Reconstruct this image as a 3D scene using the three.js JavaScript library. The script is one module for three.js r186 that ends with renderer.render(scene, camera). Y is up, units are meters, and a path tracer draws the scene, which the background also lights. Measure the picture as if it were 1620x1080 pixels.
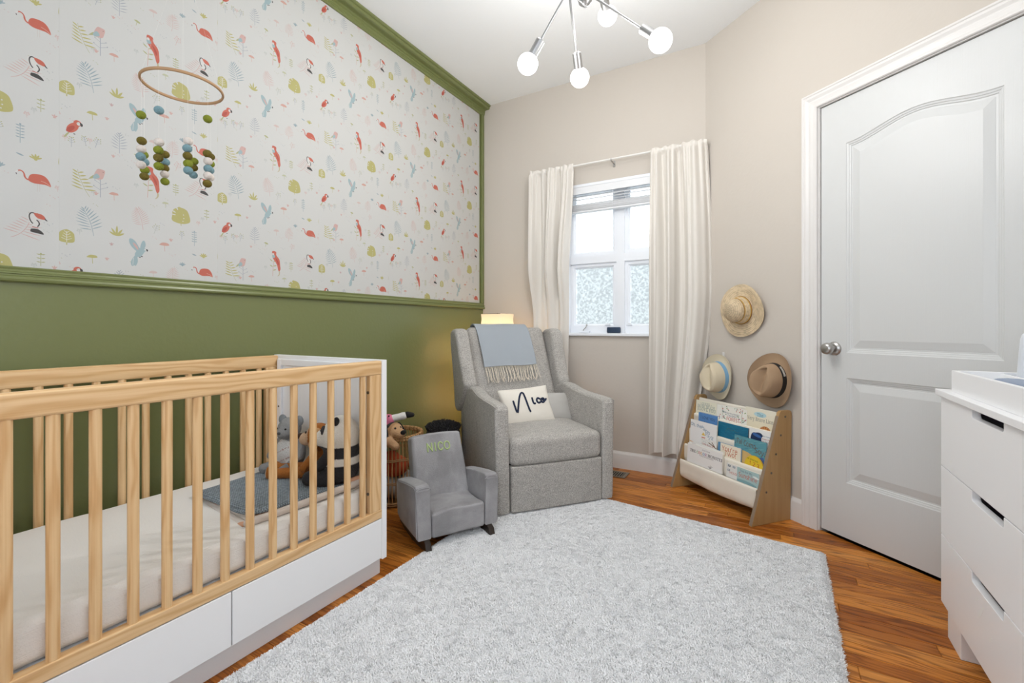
import * as THREE from 'three';
import { RoundedBoxGeometry } from 'three/addons/geometries/RoundedBoxGeometry.js';
import { mergeGeometries, mergeVertices, toCreasedNormals } from 'three/addons/utils/BufferGeometryUtils.js';

// ------------------------------------------------------------------ camera, sky, exposure
const scene = new THREE.Scene();
const camera = new THREE.PerspectiveCamera(2 * Math.atan(540 / 720) * 180 / Math.PI, 1620 / 1080, 0.02, 60);
camera.position.set(2.09, 0.99, 3.14);
camera.rotation.set(0, Math.PI / 6, 0);
camera.setViewOffset(1620, 1080, 0, 24, 1620, 1080);      // shift lens: the horizon lies 24 px above the middle
const renderer = new THREE.WebGLRenderer({ antialias: true });
renderer.toneMapping = THREE.LinearToneMapping;
renderer.toneMappingExposure = 1.29;
renderer.shadowMap.enabled = true;
scene.background = new THREE.Color(2.18, 2.34, 2.54);        // bright overcast sky outside the window
const BULB_COLOR = new THREE.Color(1.0, 0.99, 0.975), BULB_POWER = 0.40, LAMP_COLOR = new THREE.Color(1.0, 0.87, 0.64), LAMP_POWER = 0.24;

// ------------------------------------------------------------------ helpers
const PI = Math.PI, V3 = (x, y, z) => new THREE.Vector3(x, y, z), R = (d) => d * PI / 180;
function rng(seed) { let s = seed >>> 0; return () => { s = (s + 0x6d2b79f5) | 0; let t = Math.imul(s ^ (s >>> 15), 1 | s); t = (t + Math.imul(t ^ (t >>> 7), 61 | t)) ^ t; return ((t ^ (t >>> 14)) >>> 0) / 4294967296; }; }
const hash = (x, y, s) => { let h = (x * 374761393 + y * 668265263 + s * 982451653) | 0; h = Math.imul(h ^ (h >>> 13), 1274126177); return ((h ^ (h >>> 16)) >>> 0) / 4294967296; };
const mod = (a, n) => ((a % n) + n) % n, mix = (a, b, t) => a + (b - a) * t, clamp = (x, a = 0, b = 1) => Math.min(b, Math.max(a, x)), sst = (a, b, x) => { const t = clamp((x - a) / (b - a)); return t * t * (3 - 2 * t); };
function pn(x, y, px, py, s) {                              // periodic value noise
  const xi = Math.floor(x), yi = Math.floor(y), fx = x - xi, fy = y - yi, u = fx * fx * (3 - 2 * fx), v = fy * fy * (3 - 2 * fy);
  const h = (a, b) => hash(mod(a, px), mod(b, py), s);
  return mix(mix(h(xi, yi), h(xi + 1, yi), u), mix(h(xi, yi + 1), h(xi + 1, yi + 1), u), v);
}
const fbm = (u, v, px, py, s, o = 4) => { let a = 0, w = 0.5, n = 0; for (let i = 0; i < o; i++) { a += w * pn(u * px, v * py, px, py, s + i); n += w; w /= 2; px *= 2; py *= 2; } return a / n; };
function tex(w, h, f, srgb = true) {                        // f(u, v) -> [r, g, b] in 0..1 (or one value)
  const d = new Uint8Array(w * h * 4);
  for (let y = 0; y < h; y++) for (let x = 0; x < w; x++) {
    const c = f(x / w, y / h), i = (y * w + x) * 4, a = Array.isArray(c) ? c : [c, c, c];
    for (let k = 0; k < 3; k++) d[i + k] = clamp(a[k]) * 255; d[i + 3] = 255;
  }
  const t = new THREE.DataTexture(d, w, h); t.wrapS = t.wrapT = THREE.RepeatWrapping; t.magFilter = THREE.LinearFilter; t.minFilter = THREE.LinearFilter;
  if (srgb) t.colorSpace = THREE.SRGBColorSpace; t.needsUpdate = true; return t;
}
const sized = (t, w, h = w) => { const c = t.clone(); c.repeat.set(1 / w, 1 / h); c.needsUpdate = true; return c; };   // uv in metres
function canvasTex(w, h, draw) { const c = document.createElement('canvas'); c.width = w; c.height = h; const g = c.getContext('2d'); draw(g, w, h); const t = new THREE.CanvasTexture(c); t.colorSpace = THREE.SRGBColorSpace; return t; }
const mat = (color, rough = 0.6, o = {}) => new THREE.MeshPhysicalMaterial({ color, roughness: rough, ...o });

// geometry
const A = (a) => (typeof a === 'string' ? 'xyz'.indexOf(a) : a);
function uvBox(g, grain = 'x', off = [0, 0]) {               // planar uv in metres by each triangle's main axis; u runs along the grain
  if (g.index) g = g.toNonIndexed();
  const p = g.attributes.position, uv = new Float32Array(p.count * 2), a = V3(), b = V3(), c = V3(), gi = A(grain);
  for (let i = 0; i < p.count; i += 3) {
    a.fromBufferAttribute(p, i); b.fromBufferAttribute(p, i + 1).sub(a); c.fromBufferAttribute(p, i + 2).sub(a); b.cross(c);
    const n = [Math.abs(b.x), Math.abs(b.y), Math.abs(b.z)], m = n.indexOf(Math.max(...n)), o = [0, 1, 2].filter((k) => k !== m);
    const ui = o.includes(gi) ? gi : o[0], vi = o.find((k) => k !== ui);
    for (let k = 0; k < 3; k++) { uv[(i + k) * 2] = p.getComponent(i + k, ui) + off[0]; uv[(i + k) * 2 + 1] = p.getComponent(i + k, vi) + off[1]; }
  }
  g.setAttribute('uv', new THREE.BufferAttribute(uv, 2)); return g;
}
function smooth(g, angle = 0, grain = 'x', off) {            // weld, recompute normals (crease angle when given), uv in metres
  g = g.clone(); for (const k of Object.keys(g.attributes)) if (k !== 'position' && k !== 'color') g.deleteAttribute(k);
  g = mergeVertices(g, 1e-5);
  if (angle) { g.computeVertexNormals(); g = toCreasedNormals(g, angle); } else g.computeVertexNormals();
  return uvBox(g, grain, off);
}
const T = (g, x = 0, y = 0, z = 0, rx = 0, ry = 0, rz = 0) => g.applyMatrix4(new THREE.Matrix4().compose(V3(x, y, z), new THREE.Quaternion().setFromEuler(new THREE.Euler(rx, ry, rz, 'YXZ')), V3(1, 1, 1)));
const box = (w, h, d, x = 0, y = 0, z = 0, r = 0.003, grain = 'x', off) => uvBox(T(r ? new RoundedBoxGeometry(w, h, d, 2, Math.min(r, w / 2.01, h / 2.01, d / 2.01)) : new THREE.BoxGeometry(w, h, d), x, y, z), grain, off);
const span = (x0, x1, y0, y1, z0, z1, r = 0.003, grain = 'x', off) => box(x1 - x0, y1 - y0, z1 - z0, (x0 + x1) / 2, (y0 + y1) / 2, (z0 + z1) / 2, r, grain, off);
function merge(list) { return mergeGeometries(list.map((g) => { g = g.index ? g.toNonIndexed() : g; for (const k of Object.keys(g.attributes)) if (!['position', 'normal', 'uv'].includes(k)) g.deleteAttribute(k); if (!g.attributes.uv) uvBox(g); return g; })); }
function softBox(w, h, d, r, q = 6, m = 4) {                 // rounded box with a subdivided face, for cushions
  const n = q + 2 * m, g = new THREE.BoxGeometry(2, 2, 2, n, n, n), p = g.attributes.position, half = [w / 2, h / 2, d / 2];
  const map = (t, H) => { const i = Math.round((t + 1) / 2 * n), k = H - r; if (i < m) return -(k + r * Math.tan((1 - i / m) * PI / 4)); if (i > n - m) return k + r * Math.tan((1 - (n - i) / m) * PI / 4); return mix(-k, k, (i - m) / q); };
  for (let i = 0; i < p.count; i++) {
    const c = [0, 1, 2].map((k) => map(p.getComponent(i, k), half[k])), inn = c.map((v, k) => clamp(v, -(half[k] - r), half[k] - r)), e = c.map((v, k) => v - inn[k]), L = Math.hypot(...e) || 1;
    for (let k = 0; k < 3; k++) p.setComponent(i, k, inn[k] + e[k] / L * r);
  }
  return g;
}
function warp(g, f) { const p = g.attributes.position, v = V3(); for (let i = 0; i < p.count; i++) { v.fromBufferAttribute(p, i); f(v); p.setXYZ(i, v.x, v.y, v.z); } return g; }
function shapeOf(pts) { const s = new THREE.Shape(); pts.forEach(([x, y], i) => (i ? s.lineTo(x, y) : s.moveTo(x, y))); s.closePath(); return s; }
function extr(shape, depth, bevel = 0.003, seg = 2, curve = 16) {  // depth runs along +z from 0, the bevel stays inside the outline and the depth
  const g = new THREE.ExtrudeGeometry(shape, { depth: depth - 2 * bevel, bevelEnabled: bevel > 0, bevelThickness: bevel, bevelSize: bevel, bevelOffset: -bevel, bevelSegments: seg, curveSegments: curve });
  return g.translate(0, 0, bevel);
}
function tube(points, r, seg = 24, rad = 8, closed = false) {
  const c = new THREE.CatmullRomCurve3(points.map((p) => (p.isVector3 ? p : V3(...p))), closed, 'centripetal'), g = new THREE.TubeGeometry(c, seg, r, rad, closed);
  if (closed) return uvBox(g);
  const caps = [0, 1].map((e) => { const s = new THREE.SphereGeometry(r, rad, 6), q = c.getPoint(e); return s.translate(q.x, q.y, q.z); });
  return merge([uvBox(g), ...caps.map((s) => uvBox(s))]);
}
function rod(a, b, r, rad = 12, r2 = r) {                     // straight cylinder from a to b
  const p = V3(...a), q = V3(...b), d = q.clone().sub(p), g = new THREE.CylinderGeometry(r2, r, d.length(), rad);
  g.applyQuaternion(new THREE.Quaternion().setFromUnitVectors(V3(0, 1, 0), d.normalize())); const m = p.add(q).multiplyScalar(0.5); return uvBox(g.translate(m.x, m.y, m.z), 'y');
}
const ball = (r, x = 0, y = 0, z = 0, sx = 1, sy = 1, sz = 1, w = 20, h = 14) => uvBox(new THREE.SphereGeometry(r, w, h).scale(sx, sy, sz).translate(x, y, z));
function grid(nu, nv, f, thick = 0, closeU = false) {          // surface f(u, v) -> Vector3, made solid when thick; uv set by us
  const P = [], I = [], U = [], n = nu + 1, id = (i, j, s) => s * n * (nv + 1) + j * n + i;
  const pts = []; for (let j = 0; j <= nv; j++) for (let i = 0; i <= nu; i++) pts.push(f(i / nu, j / nv));
  const at = (i, j) => pts[clamp(j, 0, nv) * n + (closeU ? mod(i, nu) : clamp(i, 0, nu))];
  for (let s = 0; s < (thick ? 2 : 1); s++) for (let j = 0; j <= nv; j++) for (let i = 0; i <= nu; i++) {
    const p = at(i, j).clone();
    if (s) { const a = at(i + 1, j).clone().sub(at(i - 1, j)), b = at(i, j + 1).clone().sub(at(i, j - 1)); p.addScaledVector(a.cross(b).normalize(), -thick); }
    P.push(p.x, p.y, p.z); U.push(i / nu, j / nv);
  }
  for (let j = 0; j < nv; j++) for (let i = 0; i < nu; i++) {
    const a = id(i, j, 0), b = id(i + 1, j, 0), c = id(i + 1, j + 1, 0), d = id(i, j + 1, 0); I.push(a, b, c, a, c, d);
    if (thick) { const o = n * (nv + 1); I.push(a + o, c + o, b + o, a + o, d + o, c + o); }
  }
  if (thick) {
    const wall = (a, b) => { const o = n * (nv + 1); I.push(a, a + o, b + o, a, b + o, b); };
    for (let i = 0; i < nu; i++) { wall(id(i + 1, 0, 0), id(i, 0, 0)); wall(id(i, nv, 0), id(i + 1, nv, 0)); }
    if (!closeU) for (let j = 0; j < nv; j++) { wall(id(0, j, 0), id(0, j + 1, 0)); wall(id(nu, j + 1, 0), id(nu, j, 0)); }
  }
  const g = new THREE.BufferGeometry(); g.setAttribute('position', new THREE.Float32BufferAttribute(P, 3)); g.setAttribute('uv', new THREE.Float32BufferAttribute(U, 2)); g.setIndex(I); g.computeVertexNormals(); return g;
}
function nets(sdf, lo, hi, cell, color) {                      // surface nets: one closed skin round sdf < 0; color(p) -> [r, g, b] linear
  const n = [0, 1, 2].map((k) => Math.ceil((hi[k] - lo[k]) / cell) + 1), [nx, ny, nz] = n, F = new Float32Array(nx * ny * nz), at = (i, j, k) => (k * ny + j) * nx + i;
  for (let k = 0; k < nz; k++) for (let j = 0; j < ny; j++) for (let i = 0; i < nx; i++) F[at(i, j, k)] = sdf(lo[0] + i * cell, lo[1] + j * cell, lo[2] + k * cell);
  const id = new Int32Array(F.length).fill(-1), P = [], I = [], E = [[0, 1], [2, 3], [4, 5], [6, 7], [0, 2], [1, 3], [4, 6], [5, 7], [0, 4], [1, 5], [2, 6], [3, 7]];
  for (let k = 0; k < nz - 1; k++) for (let j = 0; j < ny - 1; j++) for (let i = 0; i < nx - 1; i++) {
    const v = [0, 1, 2, 3, 4, 5, 6, 7].map((c) => F[at(i + (c & 1), j + (c >> 1 & 1), k + (c >> 2))]); let x = 0, y = 0, z = 0, m = 0;
    for (const [a, b] of E) if (v[a] < 0 !== v[b] < 0) { const t = v[a] / (v[a] - v[b]); x += mix(a & 1, b & 1, t); y += mix(a >> 1 & 1, b >> 1 & 1, t); z += mix(a >> 2, b >> 2, t); m++; }
    if (m) { id[at(i, j, k)] = P.length / 3; P.push(lo[0] + (i + x / m) * cell, lo[1] + (j + y / m) * cell, lo[2] + (k + z / m) * cell); }
  }
  const quad = (a, b, c, d, flip) => (flip ? I.push(a, c, b, a, d, c) : I.push(a, b, c, a, c, d));
  for (let k = 1; k < nz - 1; k++) for (let j = 1; j < ny - 1; j++) for (let i = 1; i < nx - 1; i++) {
    const s = F[at(i, j, k)] < 0;
    if (s !== F[at(i + 1, j, k)] < 0) quad(id[at(i, j - 1, k - 1)], id[at(i, j, k - 1)], id[at(i, j, k)], id[at(i, j - 1, k)], !s);
    if (s !== F[at(i, j + 1, k)] < 0) quad(id[at(i - 1, j, k - 1)], id[at(i - 1, j, k)], id[at(i, j, k)], id[at(i, j, k - 1)], !s);
    if (s !== F[at(i, j, k + 1)] < 0) quad(id[at(i - 1, j - 1, k)], id[at(i, j - 1, k)], id[at(i, j, k)], id[at(i - 1, j, k)], !s);
  }
  let g = new THREE.BufferGeometry(); g.setAttribute('position', new THREE.Float32BufferAttribute(P, 3)); g.setIndex(I); g.computeVertexNormals();
  if (color) { const C = []; for (let i = 0; i < P.length; i += 3) C.push(...color(P[i], P[i + 1], P[i + 2])); g.setAttribute('color', new THREE.Float32BufferAttribute(C, 3)); }
  return uvBox(g);
}
// distance to an ellipsoid (approximate) and to a tapered capsule, and their smooth union
const ell = (c, r) => (x, y, z) => { const a = (x - c[0]) / r[0], b = (y - c[1]) / r[1], d = (z - c[2]) / r[2], k = Math.hypot(a, b, d), q = Math.hypot(a / r[0], b / r[1], d / r[2]); return q ? k * (k - 1) / q : -Math.min(...r); };
const cap = (a, b, ra, rb = ra) => (x, y, z) => { const d = [b[0] - a[0], b[1] - a[1], b[2] - a[2]], p = [x - a[0], y - a[1], z - a[2]], t = clamp((p[0] * d[0] + p[1] * d[1] + p[2] * d[2]) / (d[0] ** 2 + d[1] ** 2 + d[2] ** 2)); return Math.hypot(p[0] - d[0] * t, p[1] - d[1] * t, p[2] - d[2] * t) - mix(ra, rb, t); };
const union = (k, ...f) => (x, y, z) => { let d = f[0](x, y, z); for (let i = 1; i < f.length; i++) { const e = f[i](x, y, z), h = clamp(0.5 + 0.5 * (e - d) / k); d = mix(e, d, h) - k * h * (1 - h); } return d; };

// naming
const used = new Map();
const numbered = (name) => { const k = used.get(name) ?? 0; used.set(name, k + 1); return k ? `${name}_${String(k).padStart(3, '0')}` : name; };
function put(o, name, parent) { o.name = parent ? name : numbered(name); if (o.isMesh) { o.castShadow = o.receiveShadow = true; } (parent || scene).add(o); return o; }
function tag(o, label, category, group) { o.userData.label = label; o.userData.category = category; if (group) o.userData.group = group; return o; }
function thing(name, label, category, [x, y, z] = [0, 0, 0], turn = 0, group) { const o = put(new THREE.Group(), name); o.position.set(x, y, z); o.rotation.order = 'YXZ'; o.rotation.y = turn; return tag(o, label, category, group); }
function part(name, geo, m, parent, label) { const o = put(new THREE.Mesh(geo, m), name, parent); if (label) o.userData.label = label; return o; }
function struct(name, geo, m) { const o = put(new THREE.Mesh(geo, m), name); o.userData.kind = 'structure'; return o; }
function local(o, th, p) { const c = Math.cos(th), s = Math.sin(th); return [o[0] + c * p[0] + s * p[2], o[1] + p[1], o[2] - s * p[0] + c * p[2]]; }

// ------------------------------------------------------------------ textures and materials
const weaveB = tex(256, 256, (u, v) => { const a = u * 64, b = v * 64, k = (Math.floor(a) + Math.floor(b)) & 1; return 0.5 + 0.35 * (k ? Math.sin(PI * (a % 1)) : Math.sin(PI * (b % 1))) - 0.2 + 0.2 * fbm(u, v, 16, 16, 3, 2); }, false);
const tweedC = tex(512, 512, (u, v) => { const n = pn(u * 170, v * 256, 170, 256, 1), m = pn(u * 256, v * 100, 256, 100, 2), f = fbm(u, v, 6, 6, 5, 3), k = 0.80 + 0.34 * (n - 0.5) + 0.24 * (m - 0.5) + 0.05 * (f - 0.5); return [k, k * 0.995, k * 0.975]; });
const tweedB = tex(512, 512, (u, v) => 0.5 + 0.5 * (pn(u * 200, v * 256, 200, 256, 1) - 0.5) + 0.4 * (pn(u * 256, v * 128, 256, 128, 2) - 0.5), false);
const suedeC = tex(512, 512, (u, v) => { const a = fbm(u, v, 4, 4, 21, 5), b = sst(0.40, 0.72, fbm(u + 0.3, v, 4, 8, 33, 5)), k = 0.80 + 0.26 * (a - 0.5) + 0.06 * b + 0.06 * (pn(u * 256, v * 256, 256, 256, 9) - 0.5); return [k, k, k * 1.005]; });
const sheetB = tex(256, 256, (u, v) => 0.6 * fbm(u, v, 3, 90, 11, 2) + 0.4 * pn(u * 90, v * 128, 90, 128, 4), false);
const fineB = tex(256, 256, (u, v) => fbm(u, v, 32, 32, 7, 3), false);
const furB = tex(256, 256, (u, v) => fbm(u, v, 24, 24, 17, 4), false);
const pineC = tex(1024, 512, (u, v) => {
  const w = fbm(u, v, 3, 5, 41, 3), y = v * 11 + 2.6 * (w - 0.5), ring = Math.pow(0.5 + 0.5 * Math.sin(y * 2 * PI), 2.2), fine = fbm(u, v, 5, 130, 43, 3), k = clamp(0.62 * ring + 0.5 * (fine - 0.5) + 0.1);
  return [mix(0.905, 0.80, k), mix(0.765, 0.615, k), mix(0.575, 0.405, k)];
});
const birchC = tex(512, 512, (u, v) => { const w = fbm(u, v, 2, 3, 61, 3), ring = 0.5 + 0.5 * Math.sin((v * 6 + 2.5 * w) * 2 * PI), fine = fbm(u, v, 4, 120, 63, 3), k = clamp(0.3 * ring + 0.6 * (fine - 0.4)); return [mix(0.80, 0.72, k), mix(0.67, 0.575, k), mix(0.475, 0.38, k)]; });
const oakC = tex(2048, 1024, (u, v) => {
  const w = fbm(u, v, 3, 9, 71, 4), y = v * 26 + 10 * (w - 0.5), ring = Math.pow(0.5 + 0.5 * Math.sin(y * 2 * PI), 1.6), fine = fbm(u, v, 10, 260, 73, 3), pore = sst(0.62, 0.78, fbm(u, v, 14, 300, 77, 2)), tone = fbm(u, v, 2, 10, 79, 2);
  const k = clamp(0.40 * ring + 0.50 * (fine - 0.42) + 0.6 * (tone - 0.5) + 0.06) , d = (1 - 0.34 * pore * ring) * (0.93 + 0.08 * clamp(1.3 - 1.2 * Math.pow(ring, 3)));
  return [mix(0.83, 0.52, k) * d, mix(0.57, 0.285, k) * d, mix(0.285, 0.09, k) * d];
});
const knitB = tex(256, 256, (u, v) => { const a = u * 16, b = v * 24, s = Math.abs((a % 1) - 0.5) * 2, y = mod(b + s * 0.5, 1); return (1 - Math.pow(Math.abs(y - 0.5) * 2, 2)) * (0.5 + 0.5 * Math.sin(PI * mod(a * 2, 1))); }, false);
const knitC = tex(256, 256, (u, v) => { const a = u * 16, b = v * 24, s = Math.abs((a % 1) - 0.5) * 2, y = mod(b + s * 0.5, 1), k = 0.42 + 0.30 * (1 - Math.pow(Math.abs(y - 0.5) * 2, 2)) + 0.16 * (fbm(u, v, 20, 20, 5, 2) - 0.5); return [k * 0.86, k * 0.93, k * 0.98]; });
const strawB = tex(512, 256, (u, v) => { const b = v * 24; return 0.75 * (1 - Math.pow(Math.abs(mod(b, 1) - 0.5) * 2, 2)) * (0.6 + 0.4 * Math.sin((u * 160 + Math.floor(b) * 0.5) * 2 * PI)) + 0.2 * fbm(u, v, 60, 30, 3, 2); }, false);
const glassB = tex(512, 512, (u, v) => { const a = fbm(u, v, 18, 18, 91, 3), b = fbm(u, v, 30, 30, 95, 2); return 0.7 * sst(0.4, 0.62, a) + 0.4 * b; }, false);
const wallB = sized(tex(512, 512, (u, v) => fbm(u, v, 48, 48, 13, 3), false), 0.6);

const M = {
  wall: mat(0xcac2b8, 0.75, { bumpMap: wallB, bumpScale: 0.0004 }), ceiling: mat(0xeff1f2, 0.85, { bumpMap: wallB, bumpScale: 0.0003 }),
  green: mat(0x747a4e, 0.32, { bumpMap: wallB, bumpScale: 0.0005 }), greenTrim: mat(0x757c4c, 0.28),
  trim: mat(0xdedbd8, 0.32), door: mat(0xd2d3d2, 0.36, { bumpMap: sized(sheetB, 0.5, 0.25), bumpScale: 0.0002 }), whiteLac: mat(0xf3f3f4, 0.3), windowPaint: mat(0xeef1f6, 0.35),
  dark: mat(0x141210, 0.8), steel: mat(0xa6a6a6, 0.36, { metalness: 1 }), nickel: mat(0xb5b3b0, 0.32, { metalness: 1 }), screw: mat(0x77716a, 0.4, { metalness: 1 }),
  pine: mat(0xffffff, 0.45, { map: sized(pineC, 0.9, 0.3) }), birch: mat(0xe6ddd0, 0.45, { map: sized(birchC, 0.8, 0.4) }), plyEdge: mat(0x8d7a66, 0.6),
  sheet: mat(0xefece7, 0.9, { bumpMap: sized(sheetB, 0.16), bumpScale: 0.0012 }), canvas: mat(0xe9e2d4, 0.9, { bumpMap: sized(weaveB, 0.06), bumpScale: 0.0005 }),
  tweed: mat(0xd8d4d1, 0.95, { map: sized(tweedC, 0.30), bumpMap: sized(tweedB, 0.30), bumpScale: 0.0016, sheen: 0.25, sheenColor: new THREE.Color(0.7, 0.7, 0.7), sheenRoughness: 0.6 }),
  suede: mat(0xb7b5b6, 0.85, { map: sized(suedeC, 0.4), bumpMap: sized(fineB, 0.08), bumpScale: 0.0006, sheen: 0.5, sheenColor: new THREE.Color(0.6, 0.6, 0.62), sheenRoughness: 0.5 }),
  darkWood: mat(0x2a1f18, 0.4),
};

// ------------------------------------------------------------------ the room shell
const CA = R(-40.2), P0 = [1.707, 0, 0], cw = (s, y, n) => local(P0, CA, [s, y, n]);     // the slanted door wall: along s, up y, into the room n
const onDoorWall = (o) => { o.position.set(...P0); o.rotation.y = CA; return o; };
const H = 2.8, BACK = 3.75, RIGHT = 3.03;
const floor = struct('floor', span(-0.05, 3.1, -0.12, -0.021, -0.05, 3.85, 0), M.dark);
{
  const rand = rng(7), tint = [0xfffaf0, 0xf0e2cc, 0xd8c2a2, 0xfff2d6, 0xcbb088, 0xf4e6cc].map((c) => mat(c, 0.3, { map: sized(oakC, 1.9, 0.62), specularIntensity: 0.4 }));
  const W = 0.0572; let row = 0;
  for (let z = 0; z < BACK; z += W, row++) {
    const cot = Math.cos(CA) / Math.sin(-CA), slant = P0[0] + 0.022 + (z + W / 2) * cot, xEnd = Math.min(RIGHT, slant), z1 = Math.min(z + W, BACK);
    for (let x = 0, first = true; x < xEnd - 0.02;) {
      let L = first ? 0.25 + rand() * 0.8 : 0.55 + rand() * 0.85; first = false; if (xEnd - x - L < 0.18) L = xEnd - x;
      const w = z1 - z - 0.0008, l = L - 0.0009, b = 0.0013, h = 0.02, o = [Math.floor(rand() * 6) * 0.31 + rand(), Math.floor(rand() * 10) * 0.062 + 0.002];
      const pr = (i) => [[-l / 2 + i, -w / 2 + i], [l / 2 - i, -w / 2 + i], [l / 2 - i, w / 2 - i], [-l / 2 + i, w / 2 - i]], P = [], I = [], lv = [[pr(0), -h], [pr(0), -b], [pr(b), 0]];
      const cut = xEnd < RIGHT && x + L >= xEnd - 1e-6;                // the last board of a row is cut along the slanted wall
      for (const [q, y] of lv) for (const [a, c] of q) P.push(a > 0 && cut ? a + c * cot : a, y, c);
      for (let k = 0; k < 2; k++) for (let i = 0; i < 4; i++) { const j = (i + 1) % 4, a = k * 4 + i, c = k * 4 + j; I.push(a, a + 4, c, c, a + 4, c + 4); }
      I.push(8, 10, 9, 8, 11, 10);
      let g = new THREE.BufferGeometry(); g.setAttribute('position', new THREE.Float32BufferAttribute(P, 3)); g.setIndex(I);
      g = g.toNonIndexed(); g.computeVertexNormals(); g = uvBox(g, 'x', o);
      part('plank', g, tint[Math.floor(rand() * tint.length)], floor).position.set(x + L / 2, 0, (z + z1) / 2);
      x += L;
    }
  }
}
struct('ceiling', span(-0.12, RIGHT + 0.12, H, H + 0.12, -0.15, BACK + 0.12, 0), M.ceiling);
const wallLeft = struct('wall_left', span(-0.12, 0, -0.1, H, -0.15, BACK + 0.12, 0), M.green);
const WX0 = 0.72, WX1 = 1.54, WY0 = 0.922, WY1 = 2.03;                                    // the window opening
struct('wall_window', merge([span(-0.0, WX0, -0.1, H, -0.15, 0, 0), span(WX1, 1.86, -0.1, H, -0.15, 0, 0), span(WX0, WX1, -0.1, WY0, -0.15, 0, 0), span(WX0, WX1, WY1, H, -0.15, 0, 0)]), M.wall);
const DS0 = 0.735, DS1 = 1.527, DY = 2.06;
onDoorWall(struct('wall_door', merge([span(0, DS0, -0.1, H, -0.12, 0, 0), span(DS1, 1.80, -0.1, H, -0.12, 0, 0), span(DS0, DS1, DY, H, -0.12, 0, 0)]), M.wall));
onDoorWall(struct('wall_hall', merge([span(DS0 - 0.1, DS1 + 0.1, -0.1, 2.2, -0.30, -0.25, 0), span(DS0 - 0.1, DS0, -0.1, 2.2, -0.25, -0.12, 0), span(DS1, DS1 + 0.1, -0.1, 2.2, -0.25, -0.12, 0), span(DS0, DS1, DY, 2.2, -0.25, -0.12, 0)]), M.dark));
const RZ0 = 2.15, RZ1 = 3.35, RY0 = 1.05, RY1 = 2.2;                                    // and one over the dresser, right of the frame
struct('wall_right', merge([span(RIGHT, RIGHT + 0.12, -0.1, H, 1.05, RZ0, 0), span(RIGHT, RIGHT + 0.12, -0.1, H, RZ1, BACK + 0.12, 0), span(RIGHT, RIGHT + 0.12, -0.1, RY0, RZ0, RZ1, 0), span(RIGHT, RIGHT + 0.12, RY1, H, RZ0, RZ1, 0)]), M.wall);
const BX0 = 0.45, BX1 = 2.75, BY0 = 0.75, BY1 = 2.35;                                     // a second, wide window behind the camera
struct('wall_back', merge([span(-0.12, BX0, -0.1, H, BACK, BACK + 0.12, 0), span(BX1, RIGHT + 0.12, -0.1, H, BACK, BACK + 0.12, 0), span(BX0, BX1, -0.1, BY0, BACK, BACK + 0.12, 0), span(BX0, BX1, BY1, H, BACK, BACK + 0.12, 0)]), M.wall);

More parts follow.
